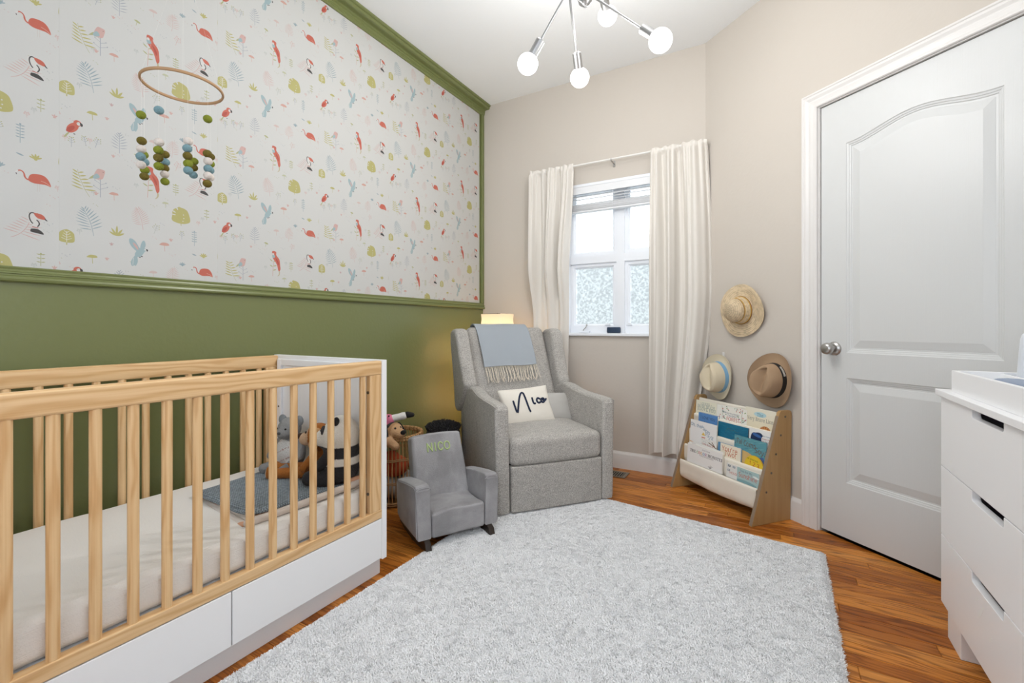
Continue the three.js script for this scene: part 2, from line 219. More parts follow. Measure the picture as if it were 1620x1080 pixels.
// wallpaper: strips half a repeat apart, each hung as its own piece
const PAPER = canvasTex(1280, 1280, (g, S) => {
  g.fillStyle = '#eaeae8'; g.fillRect(0, 0, S, S);
  const OLIVE = '#cdc680', SAGE = '#c3c491', BLUE = '#a9bbc3', GREY = '#b4bcc6', PINK = '#e8bfb8', ROSE = '#e6b5a8', RED = '#de7460', DKRED = '#c95b4c', BLACK = '#4a4746', PALE = '#f3f1ee', LBLUE = '#b3cbd1';
  const rand = rng(3);
  const at = (u, t, f, s = 1, rot = 0) => { for (const dx of [-1, 0, 1]) for (const dy of [-1, 0, 1]) { const x = (u + dx) * S, y = (t + dy) * S; if (x < -260 || x > S + 260 || y < -260 || y > S + 260) continue; g.save(); g.translate(x, y); g.rotate(rot); g.scale(s * S / 504, s * S / 504); g.lineCap = 'round'; g.lineJoin = 'round'; f(); g.restore(); } };   // inside: millimetres
  const line = (c, w, ...p) => { g.strokeStyle = c; g.lineWidth = w; g.beginPath(); g.moveTo(p[0], p[1]); if (p.length === 4) g.lineTo(p[2], p[3]); else if (p.length === 6) g.quadraticCurveTo(p[2], p[3], p[4], p[5]); else g.bezierCurveTo(p[2], p[3], p[4], p[5], p[6], p[7]); g.stroke(); };
  const oval = (c, x, y, a, b, r = 0) => { g.fillStyle = c; g.beginPath(); g.ellipse(x, y, a, b, r, 0, 2 * PI); g.fill(); };
  const leaf = (c, x, y, l, w, r) => { g.save(); g.translate(x, y); g.rotate(r); g.fillStyle = c; g.beginPath(); g.moveTo(0, 0); g.quadraticCurveTo(l * 0.5, -w, l, 0); g.quadraticCurveTo(l * 0.5, w, 0, 0); g.fill(); g.restore(); };
  const poly = (c, p) => { const n = p.length / 2; g.fillStyle = c; g.beginPath(); g.moveTo(p[0], p[1]); for (let i = 1; i < n - 1; i++) { const x = p[i * 2], y = p[i * 2 + 1], last = i === n - 2; g.quadraticCurveTo(x, y, last ? p[i * 2 + 2] : (x + p[i * 2 + 2]) / 2, last ? p[i * 2 + 3] : (y + p[i * 2 + 3]) / 2); } g.closePath(); g.fill(); };
  const fern = (c, h, n, l, w, sw, lean) => { line(c, sw, 0, h * 0.55, lean * 0.3, 0, -lean * 0.2, -h * 0.45); for (let i = 0; i < n; i++) { const t = i / (n - 1), y = mix(h * 0.3, -h * 0.44, t), k = l * (0.55 + 0.75 * Math.sin(PI * (0.15 + 0.75 * t))) * (1.05 - 0.55 * t); leaf(c, lean * 0.12 * (0.5 - t), y, k, w, -0.25 - 0.75 * t); leaf(c, lean * 0.12 * (0.5 - t), y + 2, k, w, PI + 0.25 + 0.75 * t); } };
  const pinnate = (c, h, n, l, w) => { line(c, 1.6, 0, h * 0.5, 0, -h * 0.45); for (let i = 0; i < n; i++) { const y = mix(h * 0.22, -h * 0.4, i / (n - 1)); leaf(c, 0, y, l, w, -0.18); leaf(c, 0, y, l, w, PI + 0.18); } oval(c, 0, -h * 0.48, w * 0.8, w); };
  const agave = (c, s) => { for (const a of [-2.6, -2.1, -1.55, -1.0, -0.5]) leaf(c, 0, s * 0.45, s * (1.12 - 0.34 * Math.abs(a + 1.55)), s * 0.2, a); };
  const hand = (c, s) => { for (const a of [-2.75, -2.2, -1.6, -1.05, -0.5]) oval(c, Math.cos(a) * s * 0.45, Math.sin(a) * s * 0.45 + s * 0.35, s * 0.42, s * 0.13, a); oval(c, 0, s * 0.42, s * 0.22, s * 0.16); };
  const mushroom = (c, s) => { line(c, 1.7, 0, 0, s * 0.06, s * 1.35); g.fillStyle = c; g.beginPath(); g.moveTo(-s, s * 0.08); g.quadraticCurveTo(-s * 0.55, -s * 0.62, s * 0.1, -s * 0.52); g.quadraticCurveTo(s * 0.95, -s * 0.5, s * 0.9, 0); g.quadraticCurveTo(s * 0.2, s * 0.28, -s, s * 0.08); g.fill(); };
  const tuft = (c, s) => { for (const a of [-2.4, -1.57, -0.7]) oval(c, Math.cos(a) * s * 0.5, Math.sin(a) * s * 0.5, s * 0.5, s * 0.2, a); oval(c, 0, 0.2 * s, s * 0.45, s * 0.22); };
  const sprig = (stem, dot, h, s) => { line(stem, 1.2, 0, h / 2, 0, -h * 0.4); for (let i = 0; i < 3; i++) { const y = h * (0.1 - 0.2 * i); for (const d of [-1, 1]) { line(stem, 0.9, 0, y, d * s * (1 - i * 0.2), y - s * 0.7); oval(dot, d * s * (1 - i * 0.2), y - s * 0.8, 1.7, 1.5); } } oval(dot, 0, -h * 0.45, 1.7, 1.7); };
  const dots = (c, n, s) => { for (let i = 0; i < n; i++) oval(c, (i - n / 2) * s + (i % 2) * 2, (i % 3 - 1) * s * 0.55, 1.7, 1.1, 0.5 * i); };
  // scattered specks first
  for (let i = 0; i < 34; i++) { const c = [GREY, PINK, '#c9ccc6', SAGE][i % 4], n = 2 + Math.floor(rand() * 3); at(rand(), rand(), () => { g.globalAlpha = 0.7; dots(c, n, 6); g.globalAlpha = 1; }); }
  for (let i = 0; i < 9; i++) at(rand(), rand(), () => { g.globalAlpha = 0.7; sprig(i % 2 ? PINK : '#ccd0cc', i % 2 ? PINK : '#ccd0cc', 16, 6); g.globalAlpha = 1; });
  at(0.105, 0.955, () => { line(SAGE, 1.2, 26, 40, 4, 5, -6, -46); for (let i = 0; i < 6; i++) { const t = i / 5, x = mix(10, -5, t), y = mix(18, -36, t), l = 34 - 17 * t; leaf(OLIVE, x, y, l, 4.5, -0.1 - 0.3 * t); leaf(OLIVE, x, y, l, 4.5, PI + 0.25 + 0.3 * t); } });
  at(0.215, 0.955, () => { line(GREY, 2, 0, 34, 0, -32); for (const [y, d, l] of [[8, -1, 18], [6, 1, 20], [-10, 1, 16], [-14, -1, 15], [-24, -1, 10]]) { line(GREY, 1.2, 0, y, d * l, y - l * 0.55); oval(GREY, d * l, y - l * 0.55 - 1, 1.9, 1.9); } });
  at(0.205, 0.868, () => { poly(SAGE, [-28, 22, -18, 6, -8, 2, -8, 14, -28, 22]); poly(PINK, [-14, 8, -6, -22, 8, -22, 20, -20, 16, -2, 12, 14, -2, 16, -10, 18, -14, 8]); poly(LBLUE, [-16, 12, -8, -6, 2, 0, 4, 10, -6, 16, -14, 18, -16, 12]); oval(BLACK, 13, -13, 1.1, 1.1); });
  at(0.292, 0.985, () => mushroom(ROSE, 15)); at(0.192, 0.006, () => tuft(PINK, 9)); at(0.153, 0.204, () => fern(BLUE, 92, 9, 36, 3.2, 1.6, 26), 1, -0.25);
  at(0.038, 0.328, () => { poly(OLIVE, [0, -24, 18, -18, 21, 4, 20, 20, 0, 22, -20, 20, -21, 4, -18, -18, 0, -24]); line(OLIVE, 3, 0, 20, 0, 28); line(PALE, 1.7, 0, 20, 0, -16); for (let i = 0; i < 4; i++) { const y = 12 - 8 * i, l = 13 - 2.2 * i; line(PALE, 1.4, 0, y, l, y - 6); line(PALE, 1.4, 0, y, -l, y - 6); } });
  at(0.308, 0.25, () => agave(OLIVE, 34)); at(0.278, 0.348, () => tuft('#d9b9b6', 8)); at(0.171, 0.452, () => mushroom(OLIVE, 16)); at(0.252, 0.457, () => tuft(PINK, 8));
  at(0.066, 0.59, () => { leaf(SAGE, -6, 14, 34, 5, 2.15); leaf(SAGE, -8, 14, 30, 4, 2.0); oval(RED, 1, -2, 13, 24, 0.62); oval(RED, 15, -23, 11.5, 11); oval(DKRED, -5, 4, 7, 17, 0.7); oval(PALE, 18, -22, 5.5, 6.5); poly(BLACK, [21, -28, 31, -27, 29, -13, 23, -16, 21, -28]); oval(BLACK, 16, -25, 1.3, 1.3); oval(BLACK, 6, 20, 3, 1.5); }, 0.92);
  at(0.062, 0.685, () => sprig(GREY, SAGE, 34, 8)); at(0.132, 0.655, () => sprig(GREY, SAGE, 32, 8), 1, -0.2); at(0.196, 0.648, () => sprig(GREY, SAGE, 34, 10), 1, 0.25);
  at(0.323, 0.60, () => fern(GREY, 70, 7, 26, 2.6, 1.8, 0)); at(0.288, 0.713, () => tuft(PINK, 8)); at(0.663, 0.535, () => fern(PINK, 62, 9, 26, 1.7, 1.3, 8), 1, 0.1); at(0.532, 0.525, () => { g.globalAlpha = 0.6; mushroom(PINK, 15); g.globalAlpha = 1; });
  at(0.431, 0.66, () => mushroom(SAGE, 11), 1, 0.3);
  at(0.52, 0.824, () => { line(ROSE, 1.8, -12, 66, -9, 0); for (const [x, y, r] of [[-12, -2, PI + 0.6], [-11, 24, PI + 0.5], [-10, 0, -0.5], [-10, 20, -0.3], [-12, 40, -0.3]]) leaf(SAGE, x, y, 19, 5, r); poly('#d5c9a6', [16, 34, 22, 54, 8, 70, 24, 60, 26, 40, 16, 34]); poly(RED, [-14, -30, -18, -52, -4, -54, 8, -50, 4, -34, 24, -16, 26, 14, 28, 34, 18, 46, 12, 20, 6, 4, -6, -10, -14, -22, -14, -30]); poly(LBLUE, [-16, -30, -10, -42, -2, -34, 0, -24, -8, -18, -14, -22, -16, -30]); oval(PALE, -10, -38, 4.5, 5); poly(DKRED, [2, -22, 18, -8, 20, 18, 8, 0, 2, -22]); });
  at(0.694, 0.665, () => sprig(PINK, PINK, 36, 11), 1, 0.3); at(0.685, 0.852, () => pinnate(SAGE, 44, 4, 12, 3.4));
  at(0.863, 0.785, () => { line(PINK, 1.6, -42, 46, -10, 30, 0, -14); for (let i = 0; i < 7; i++) { const t = i / 6, x = mix(-24, 0, t), y = mix(30, -12, t); leaf(PINK, x, y, 44 - 22 * t + 8, 2.6, 0.35 - 0.9 * t); leaf(PINK, x, y, 38 - 14 * t, 2.6, PI + 0.25 + 0.25 * t); } g.fillStyle = PALE; poly(PALE, [-6, -34, 8, -44, 16, -30, 20, -10, 22, 4, 8, 2, -4, -8, -6, -34]); line(BLACK, 3, 12, -38, -4, -48, -6, -20, 6, -6); line(BLACK, 3, 16, -18, 26, -8, 18, 2); poly(RED, [8, -40, 28, -42, 40, -22, 24, -22, 12, -28, 8, -40]); poly(BLACK, [34, -28, 40, -22, 42, -18, 34, -21, 34, -28]); line(DKRED, 2, 6, 5, 18, 7); poly(BLACK, [2, 12, 14, 9, 24, 14, 30, 20, 34, 28, 14, 24, 0, 22, 1, 16, 2, 12]); });
  at(0.72, 0.05, () => { poly(OLIVE, [0, -34, 22, -32, 32, -6, 36, 18, 26, 26, 8, 32, -18, 30, -34, 22, -30, 2, -30, -20, -8, -34, -6, -36, 0, -34]); line(OLIVE, 2.5, 0, 28, 1, 38); for (const [x, y, l, r] of [[-34, -2, 16, 0.1], [-30, -16, 14, 0.45], [-16, -32, 12, 1], [8, -6, 4, 0], [9, 8, 4, 0], [6, 20, 4, 0]]) { g.save(); g.translate(x, y); g.rotate(r); oval('#eaeae8', l / 2, 0, l / 2, 2.2); g.restore(); } });
  at(0.45, 0.123, () => fern(PINK, 78, 11, 30, 1.9, 1.4, 18), 1, -0.2); at(0.613, 0.975, () => mushroom('#d3d6b4', 12)); at(0.913, 0.002, () => pinnate(SAGE, 40, 3, 11, 3.2));
  at(0.44, 0.366, () => { poly(LBLUE, [-4, 6, -26, -10, -32, -44, -12, -38, 2, -10, 8, -2, -4, 6]); poly(LBLUE, [4, -4, 6, -28, 18, -44, 24, -20, 12, 0, 8, 4, 4, -4]); poly(PINK, [-2, 0, -14, -14, -20, -30, -6, -20, 0, -4, -1, -2, -2, 0]); poly(LBLUE, [-6, 2, 6, -12, 22, -10, 26, -4, 18, 4, 8, 24, -8, 26, -14, 14, -6, 2]); poly(LBLUE, [-10, 18, -26, 40, -22, 64, -12, 56, -10, 62, -2, 46, -4, 24, -6, 20, -10, 18]); line(PALE, 1.5, -16, 30, -18, 56); oval(PALE, 21, -5, 3.5, 3); poly(BLACK, [23, -8, 31, -8, 28, 2, 25, -1, 23, -8]); line(BLACK, 2.4, 2, 26, 6, 26); line(BLACK, 2.4, 8, 22, 12, 22); });
  at(0.548, 0.19, () => sprig('#c9ccc6', SAGE, 36, 11), 1, 0.3); at(0.607, 0.30, () => mushroom(ROSE, 18)); at(0.728, 0.205, () => sprig(GREY, SAGE, 32, 8)); at(0.819, 0.215, () => pinnate(BLUE, 60, 5, 11, 3.2)); at(0.819, 0.342, () => leaf(BLUE, -10, 0, 20, 5, 0.3)); at(0.889, 0.345, () => hand(OLIVE, 19));
  at(0.881, 0.486, () => { for (const x of [10, 16]) line('#e5dad4', 1.2, x, 14, x, 46); poly(RED, [-16, 6, -14, -14, 8, -22, 36, -18, 52, 24, 36, 15, 20, 16, -2, 18, -14, 12, -16, 8, -16, 6]); line(RED, 5, -10, 7, -20, 10, -25, 2, -26, -8); line(RED, 4.2, -26, -8, -28, -24, -40, -25, -44, -18); line(PALE, 4.5, -44, -19, -48, -16, -48, -11); line(BLACK, 2.6, -48, -10, -47, -6); line('#efb7a6', 2.2, 20, 4, 36, 6, 46, 18); }, 0.84);
  at(0.732, 0.435, () => hand(BLUE, 15));  at(0.978, 0.051, () => tuft(PINK, 9)); at(0.651, 0.258, () => tuft(PINK, 9));
  g.globalCompositeOperation = 'multiply'; g.fillStyle = '#d7d7d6'; g.fillRect(0, 0, S, S);
});
PAPER.wrapS = PAPER.wrapT = THREE.RepeatWrapping;
{
  const paper = mat(0xffffff, 0.62, { map: PAPER, bumpMap: wallB, bumpScale: 0.0001 }), W = 0.504;
  for (let k = -3; k < 6; k++) {
    const zl = Math.min(2.575 - k * W, BACK), zr = Math.max(2.575 - (k + 1) * W, 0.03), z0 = 2.575 - k * W; if (zl - zr < 0.03) continue;
    const g = span(0, 0.0012, 1.15, 2.775, zr + 0.00006, zl - 0.00006, 0), p = g.attributes.position, uv = g.attributes.uv;
    for (let i = 0; i < p.count; i++) uv.setXY(i, (z0 - p.getZ(i)) / W, 1 - (2.475 - p.getY(i) + (mod(k, 2) ? 0.253 : 0)) / 0.506);
    part('wallpaper_strip', g, paper, wallLeft);
  }
}
// mouldings on the wallpapered wall
const along = (pts, z0, z1) => { const g = new THREE.ExtrudeGeometry(shapeOf(pts), { depth: z1 - z0, bevelEnabled: false }); return smooth(g.translate(0, 0, z0), 0.4, 'z'); };
const cyma = []; for (let i = 0; i <= 10; i++) { const t = i / 10; cyma.push([0.022 + 0.042 * t - 0.010 * Math.sin(2 * PI * t), 2.748 + 0.036 * t + 0.006 * Math.sin(2 * PI * t)]); }
struct('trim_1', along([[0, 2.722], [0.010, 2.722], [0.014, 2.727], [0.014, 2.733], [0.018, 2.736], [0.018, 2.744], ...cyma, [0.071, 2.786], [0.075, 2.790], [0.075, H], [0, H]], 0, BACK), M.greenTrim);
struct('trim_2', along([[0, 1.130], [0.012, 1.130], [0.019, 1.134], [0.021, 1.140], [0.019, 1.147], [0.014, 1.151], [0.014, 1.155], [0.017, 1.157], [0.017, 1.161], [0.012, 1.164], [0.010, 1.170], [0.012, 1.176], [0.008, 1.180], [0, 1.180]], 0, BACK), M.greenTrim);
struct('trim_3', span(0, 0.013, 1.18, 2.73, 0, 0.034, 0.003), M.greenTrim);
const baseProfile = [[0, 0], [0.015, 0], [0.015, 0.095], [0.012, 0.103], [0.006, 0.110], [0.004, 0.116], [0, 0.116]];
struct('baseboard_left', along(baseProfile, 0.016, BACK), M.greenTrim);
{
  const g = (len) => smooth(new THREE.ExtrudeGeometry(shapeOf(baseProfile), { depth: len, bevelEnabled: false }).rotateY(-PI / 2).translate(len, 0, 0), 0.6);
  struct('baseboard_window', g(1.705), M.trim); onDoorWall(struct('baseboard_door', g(0.665).translate(0.004, 0, 0), M.trim));
  onDoorWall(struct('baseboard_corner', g(0.13).translate(1.592, 0, 0), M.trim));
  const r = struct('baseboard_right', smooth(new THREE.ExtrudeGeometry(shapeOf(baseProfile), { depth: BACK - 1.13, bevelEnabled: false }).rotateY(PI), 0.6), M.trim); r.position.set(RIGHT, 0, BACK);
  const b = struct('baseboard_back', g(RIGHT), M.trim); b.rotation.y = PI; b.position.set(RIGHT, 0, BACK);
}

// ------------------------------------------------------------------ the door
function sweepFrame(x0, x1, y0, y1, prof, open) {              // mitred frame round a rectangle; prof: [outwards, height] pairs
  const P = [], I = [], n = prof.length, loops = open ? 4 : 5;
  for (let k = 0; k < loops; k++) for (const [w, h] of prof) { const c = [[x0 - w, open ? y0 : y0 - w], [x0 - w, y1 + w], [x1 + w, y1 + w], [x1 + w, open ? y0 : y0 - w]][k % 4]; P.push(c[0], c[1], h); }
  for (let k = 0; k < loops - 1; k++) for (let i = 0; i < n - 1; i++) { const a = k * n + i; I.push(a, a + n, a + 1, a + 1, a + n, a + n + 1); }
  const g = new THREE.BufferGeometry(); g.setAttribute('position', new THREE.Float32BufferAttribute(P, 3)); g.setIndex(I); return uvBox(toCreasedNormals(g.toNonIndexed(), 0.35));
}
onDoorWall(struct('trim_4', sweepFrame(0.742, 1.520, 0, 2.053, [[0, -0.01], [0, 0.010], [0.003, 0.013], [0.012, 0.013], [0.014, 0.0115], [0.018, 0.0115], [0.028, 0.015], [0.034, 0.015], [0.036, 0.013], [0.040, 0.013], [0.052, 0.018], [0.060, 0.018], [0.062, 0.016], [0.066, 0.019], [0.073, 0.019], [0.075, 0.016], [0.075, 0]], true), M.trim));
onDoorWall(struct('trim_5', merge([span(0.735, 0.747, 0, 2.05, -0.12, 0.0, 0.001), span(1.515, 1.527, 0, 2.05, -0.12, 0, 0.001), span(0.735, 1.527, 2.049, 2.06, -0.12, 0, 0.001), span(0.747, 0.760, 0, 2.049, -0.12, -0.052, 0.002), span(1.502, 1.515, 0, 2.049, -0.12, -0.052, 0.002)]), M.trim));
{
  const d = onDoorWall(put(new THREE.Group(), 'door_1')); d.userData.kind = 'structure';
  const x0 = 0.750, x1 = 1.512, y0 = 0.014, y1 = 2.045, F = -0.010, dep = 0.035, a0 = 0.866, a1 = 1.404;
  const loop = (p, e) => {                                      // panel outline inset by e
    const [px0, px1, py0, py1, arch] = p, o = [[px0 + e, py0 + e], [px1 - e, py0 + e]], n = arch ? 36 : 1;
    for (let i = 0; i <= n; i++) { const t = 1 - i / n, x = mix(px0 + e, px1 - e, t); o.push([x, py1 - e + arch * Math.pow(Math.sin(PI * t), 2)]); }
    return o;
  };
  const panels = [[a0, a1, 0.868, 1.835, 0.046], [a0, a1, 0.268, 0.752, 0]], outer = shapeOf([[x0, y0], [x1, y0], [x1, y1], [x0, y1]]);
  outer.holes = panels.map((p) => new THREE.Path(loop(p, 0).map((q) => new THREE.Vector2(...q))));
  const slab = new THREE.ExtrudeGeometry(outer, { depth: dep, bevelEnabled: false }).translate(0, 0, F - dep);
  part('door_slab', smooth(slab, 0.5, 'y'), M.door, d);
  for (const p of panels) {
    const prof = [[0, 0], [0.003, -0.003], [0.009, -0.0045], [0.011, -0.007], [0.016, -0.008], [0.019, -0.011], [0.026, -0.011], [0.028, -0.010], [0.058, -0.003], [0.061, -0.003]], P = [], I = [], n = loop(p, 0).length;
    for (const [e, h] of prof) for (const q of loop(p, e)) P.push(q[0], q[1], F + h);
    for (let k = 0; k < prof.length - 1; k++) for (let i = 0; i < n; i++) { const a = k * n + i, b = k * n + (i + 1) % n; I.push(a, b, a + n, b, b + n, a + n); }
    const g = new THREE.BufferGeometry(); g.setAttribute('position', new THREE.Float32BufferAttribute(P, 3)); g.setIndex(I);
    const last = new THREE.ShapeGeometry(shapeOf(loop(p, 0.061))).translate(0, 0, F - 0.003), ring = toCreasedNormals(g.toNonIndexed(), 0.12);
    part('door_panel', merge([uvBox(ring, 'y'), uvBox(last, 'y')]), M.door, d);
  }
  const k = new THREE.Group(); put(k, 'door_knob', d); k.position.set(0.812, 0.885, F); 
  part('rosette', uvBox(new THREE.LatheGeometry([[0, 0.012], [0.018, 0.012], [0.024, 0.010], [0.0315, 0.004], [0.033, 0]].reverse().map((q) => new THREE.Vector2(...q)), 32).rotateX(PI / 2)), M.nickel, k);
  part('knob', uvBox(new THREE.LatheGeometry([[0.012, 0.008], [0.011, 0.024], [0.013, 0.030], [0.022, 0.034], [0.0275, 0.042], [0.0275, 0.052], [0.024, 0.061], [0.015, 0.066], [0, 0.067]].map((q) => new THREE.Vector2(...q)), 32).rotateX(PI / 2)), M.nickel, k);
  part('latch', span(x0 - 0.0005, x0 + 0.001, 0.86, 0.91, F - 0.028, F - 0.006, 0), M.nickel, d);
}

// ------------------------------------------------------------------ the window, its blind, rod and curtains
{
  const w = put(new THREE.Group(), 'window_1'); w.userData.kind = 'structure';
  const pane = (lo) => tex(512, 512, (u, v) => { const a = sst(0.36, 0.66, fbm(u, v, 40, 40, 91, 3)), b = fbm(u, v, 64, 64, 95, 2), k = lo ? 0.86 + 0.13 * a - 0.14 * (b - 0.5) : 0.93 + 0.06 * a; return [k * 0.995, k, k * 0.985]; }), obscured = pane(0), obscuredLow = pane(1);
  const FZ = -0.062, SZ = -0.078, MX = 1.135;                     // faces of the frame and of the sashes
  part('window_frame', merge([span(WX0, WX0 + 0.03, 0.94, WY1, -0.14, 0.0, 0.001), span(WX1 - 0.03, WX1, 0.94, WY1, -0.14, 0, 0.001), span(WX0, WX1, WY1 - 0.02, WY1, -0.14, -0.0005, 0.001),
    span(MX - 0.030, MX + 0.030, 0.94, WY1 - 0.02, -0.13, FZ, 0), span(WX0 + 0.03, MX - 0.030, 1.455, 1.512, -0.13, FZ - 0.001, 0), span(MX + 0.030, WX1 - 0.03, 1.455, 1.512, -0.13, FZ - 0.001, 0)]), M.windowPaint, w);
  for (const [x0, x1] of [[WX0 + 0.03, MX - 0.030], [MX + 0.030, WX1 - 0.03]]) for (const [y0, y1, lo] of [[1.512, WY1 - 0.02, 0], [0.94, 1.455, 1]]) {
    const s = new THREE.Group(); put(s, 'sash', w); const b = lo ? 0.068 : 0.034, e = 0.034;
    const prof = [[0.0, -0.118], [0, SZ - 0.014], [0.004, SZ - 0.010], [0.007, SZ - 0.010], [0.008, SZ - 0.003], [0.014, SZ], [e, SZ], [e, -0.118]];
    part('sash_frame', merge([sweepFrame(x0 + e, x1 - e, y0 + b, y1 - e, prof.slice(0, 7)), span(x0, x1, y0, y0 + b - e + 0.001, -0.118, SZ, 0.001)]), M.windowPaint, s);
    part('pane', uvBox(new THREE.PlaneGeometry(x1 - x0 - 2 * e + 0.01, y1 - y0 - e - b + 0.01).translate((x0 + x1) / 2, (y0 + b + y1 - e) / 2, -0.1)), mat(0xffffff, lo ? 0.22 : 0.3, { map: sized(lo ? obscuredLow : obscured, 0.42), transmission: 1, thickness: 0, ior: 1.45, bumpMap: sized(glassB, 0.34), bumpScale: lo ? 0.006 : 0.002 }), s);
    if (lo) { const cx = (x0 + x1) / 2 + (x0 < 1 ? 0.11 : -0.14); part('sash_latch', merge([span(cx - 0.02, cx + 0.02, y0 + 0.058, y0 + 0.066, SZ, SZ + 0.012, 0.002), span(cx - 0.013, cx + 0.013, y0 + 0.066, y0 + 0.074, SZ, SZ + 0.010, 0.002)]), M.windowPaint, s); }
  }
  part('window_sill', span(WX0 - 0.02, WX1 + 0.02, 0.921, 0.941, -0.10, 0.024, 0.004), M.windowPaint, w);
  const c = new THREE.Group(); put(c, 'window_crank', w); 
  part('crank_base', uvBox(softBox(0.085, 0.016, 0.026, 0.007, 2, 3).translate(0.862, 0.950, SZ + 0.014)), M.windowPaint, c);
  part('crank_handle', merge([tube([[0.856, 0.958, SZ + 0.018], [0.862, 0.968, SZ + 0.024], [0.875, 0.978, SZ + 0.026], [0.884, 0.996, SZ + 0.024]], 0.0035, 12, 6), ball(0.007, 0.885, 1.0, SZ + 0.024)]), M.nickel, c);
}
{
  const b = thing('window_blind', 'white slatted blind pulled up to the top of the window', 'blind', [1.13, 1.83, -0.028]);
  const wdt = 0.75, slat = (y, tilt, z = 0) => { const g = softBox(wdt, 0.0028, 0.048, 0.0013, 3, 2); return smooth(T(g, 0, y, z, tilt), 0.7); }, m = mat(0xf3f4f6, 0.4, { transmission: 0.12, thickness: 0 });
  part('headrail', span(-wdt / 2, wdt / 2, 0.145, 0.178, -0.024, 0.024, 0.003), m, b);
  part('valance', span(-wdt / 2 - 0.004, wdt / 2 + 0.004, 0.128, 0.179, 0.0245, 0.0285, 0.0015), m, b);
  for (const [y, t] of [[0.116, 0.5], [0.094, 0.42], [0.074, 0.3], [0.057, 0.16]]) part('slat', slat(y, t), m, b);
  for (let i = 0; i < 11; i++) part('slat', slat(0.046 - i * 0.0036, (i % 3 - 1) * 0.05, (i % 2) * 0.002), m, b);
  part('bottom_rail', smooth(softBox(wdt, 0.012, 0.046, 0.004, 3, 2).translate(0, 0.001, 0), 0.7), m, b);
  for (const x of [-0.03, 0.30, -0.33]) part('ladder_cord', merge([rod([x, 0, 0.026], [x, 0.15, 0.026], 0.0012, 6), rod([x, 0, -0.026], [x, 0.15, -0.026], 0.0012, 6)]), m, b);
}
{
  const t = thing('curtain_rod', 'thin pale curtain rod on a small bracket above the window', 'curtain rod', [1.11, 2.147, 0.068]);
  part('rod', rod([-0.60, 0, 0], [0.56, 0, 0], 0.0065, 14), mat(0xe6e4df, 0.4), t);
  for (const x of [-0.58, 0.0, 0.56]) { const k = part('bracket', merge([span(x - 0.008, x + 0.008, -0.035, 0.008, -0.068, -0.064, 0.001), span(x - 0.004, x + 0.004, -0.014, -0.008, -0.066, 0.006, 0.001), span(x - 0.004, x + 0.004, -0.014, 0.002, 0.0065, 0.010, 0.001)]), M.nickel, t); k.userData.label = 'small metal bracket'; }
}
function curtain(label, left, right, yb, phase, seed, press = 0, edge = 0) {
  const t = thing('curtain', label, 'curtain', [0, 0, 0]), m = mat(0xeae5dd, 0.95, { bumpMap: sized(weaveB, 0.03), bumpScale: 0.0003, transmission: 0.10, thickness: 0, sheen: 0.2, sheenColor: new THREE.Color(0.8, 0.78, 0.74) });
  const yt = 2.160, fold = (u, v) => {                           // v: 0 at the top
    const a = u * 2 * PI, s1 = Math.sin(a * 2.4 + phase + 0.9 * Math.sin(a + seed) + 0.5 * v), s2 = Math.sin(a * 4.3 + phase * 2.1 + 1.1 * Math.sin(2 * a + seed) - 0.9 * v), s3 = Math.sin(a * 11 + seed + 1.4 * Math.sin(a * 2));
    const top = 1 - sst(0.0, 0.3, v); return (0.040 + 0.008 * v) * Math.sign(s1) * Math.pow(Math.abs(s1), 0.75) * (1 - 0.5 * top) + 0.013 * s2 * (1 - 0.2 * v) + (0.003 + 0.006 * top) * s3;
  };
  const f = (u, v) => {
    const y = mix(yt, yb, v), x0 = left(v), x1 = right(v); let uu = u + 0.03 * Math.sin(u * 2 * PI * 3 + phase + 1.2) * (0.3 + 0.7 * v);
    let z = 0.076 + fold(u, v); const d = y - 2.147, onRod = Math.exp(-(d * d) / 0.0004);
    z = mix(z, 0.068 + 0.013 + 0.003 * Math.sin(u * 60 + seed) + 0.25 * fold(u, v), 0.96 * Math.min(1, 1.25 * onRod));
    z = Math.max(z, 0.018); z = mix(z, 0.03, edge * sst(0.8, 0.97, u) * sst(0.6, 0.78, v)); if (press) z = mix(z, 0.036 + 0.25 * (z - 0.068), press * sst(0.36, 0.56, v));
    return V3(mix(x0, x1, clamp(uu)), y + (v === 0 ? 0.004 * Math.sin(u * 38 + seed) : 0), z);
  };
  const warpV = (w) => (w < 0.12 ? w / 0.12 * 0.03 : 0.03 + (w - 0.12) / 0.88 * 0.97);
  const g = grid(150, 70, (u, w) => f(u, warpV(w)), 0.0022); part('panel', uvBox(g.toNonIndexed(), 'y'), m, t);
  const hem = grid(150, 8, (u, w) => { const p = f(u, mix(0.955, 1.0, w)); p.z += 0.0028; return p; }, 0.0016); part('hem', uvBox(hem.toNonIndexed(), 'y'), m, t);
  const pocket = grid(150, 4, (u, w) => { const p = f(u, mix(0.011, 0.0125, w)); p.z += 0.0012; return p; }, 0.001); part('pocket_seam', uvBox(pocket.toNonIndexed(), 'y'), m, t);
  return t;
}
curtain('cream curtain left of the window, falling behind the tall armchair', (v) => 0.486 + 0.01 * v, (v) => 0.828 - 0.035 * sst(0, 0.4, v) - 0.03 * v, 0.17, 0.4, 1.7, 1);
curtain('long cream curtain right of the window, reaching down to the bookshelf', (v) => 1.378, (v) => 1.724 + 0.028 * Math.sin(PI * clamp(v * 1.05)) - 0.075 * sst(0.45, 1, v), 0.155, 2.2, 4.1, 0, 1);
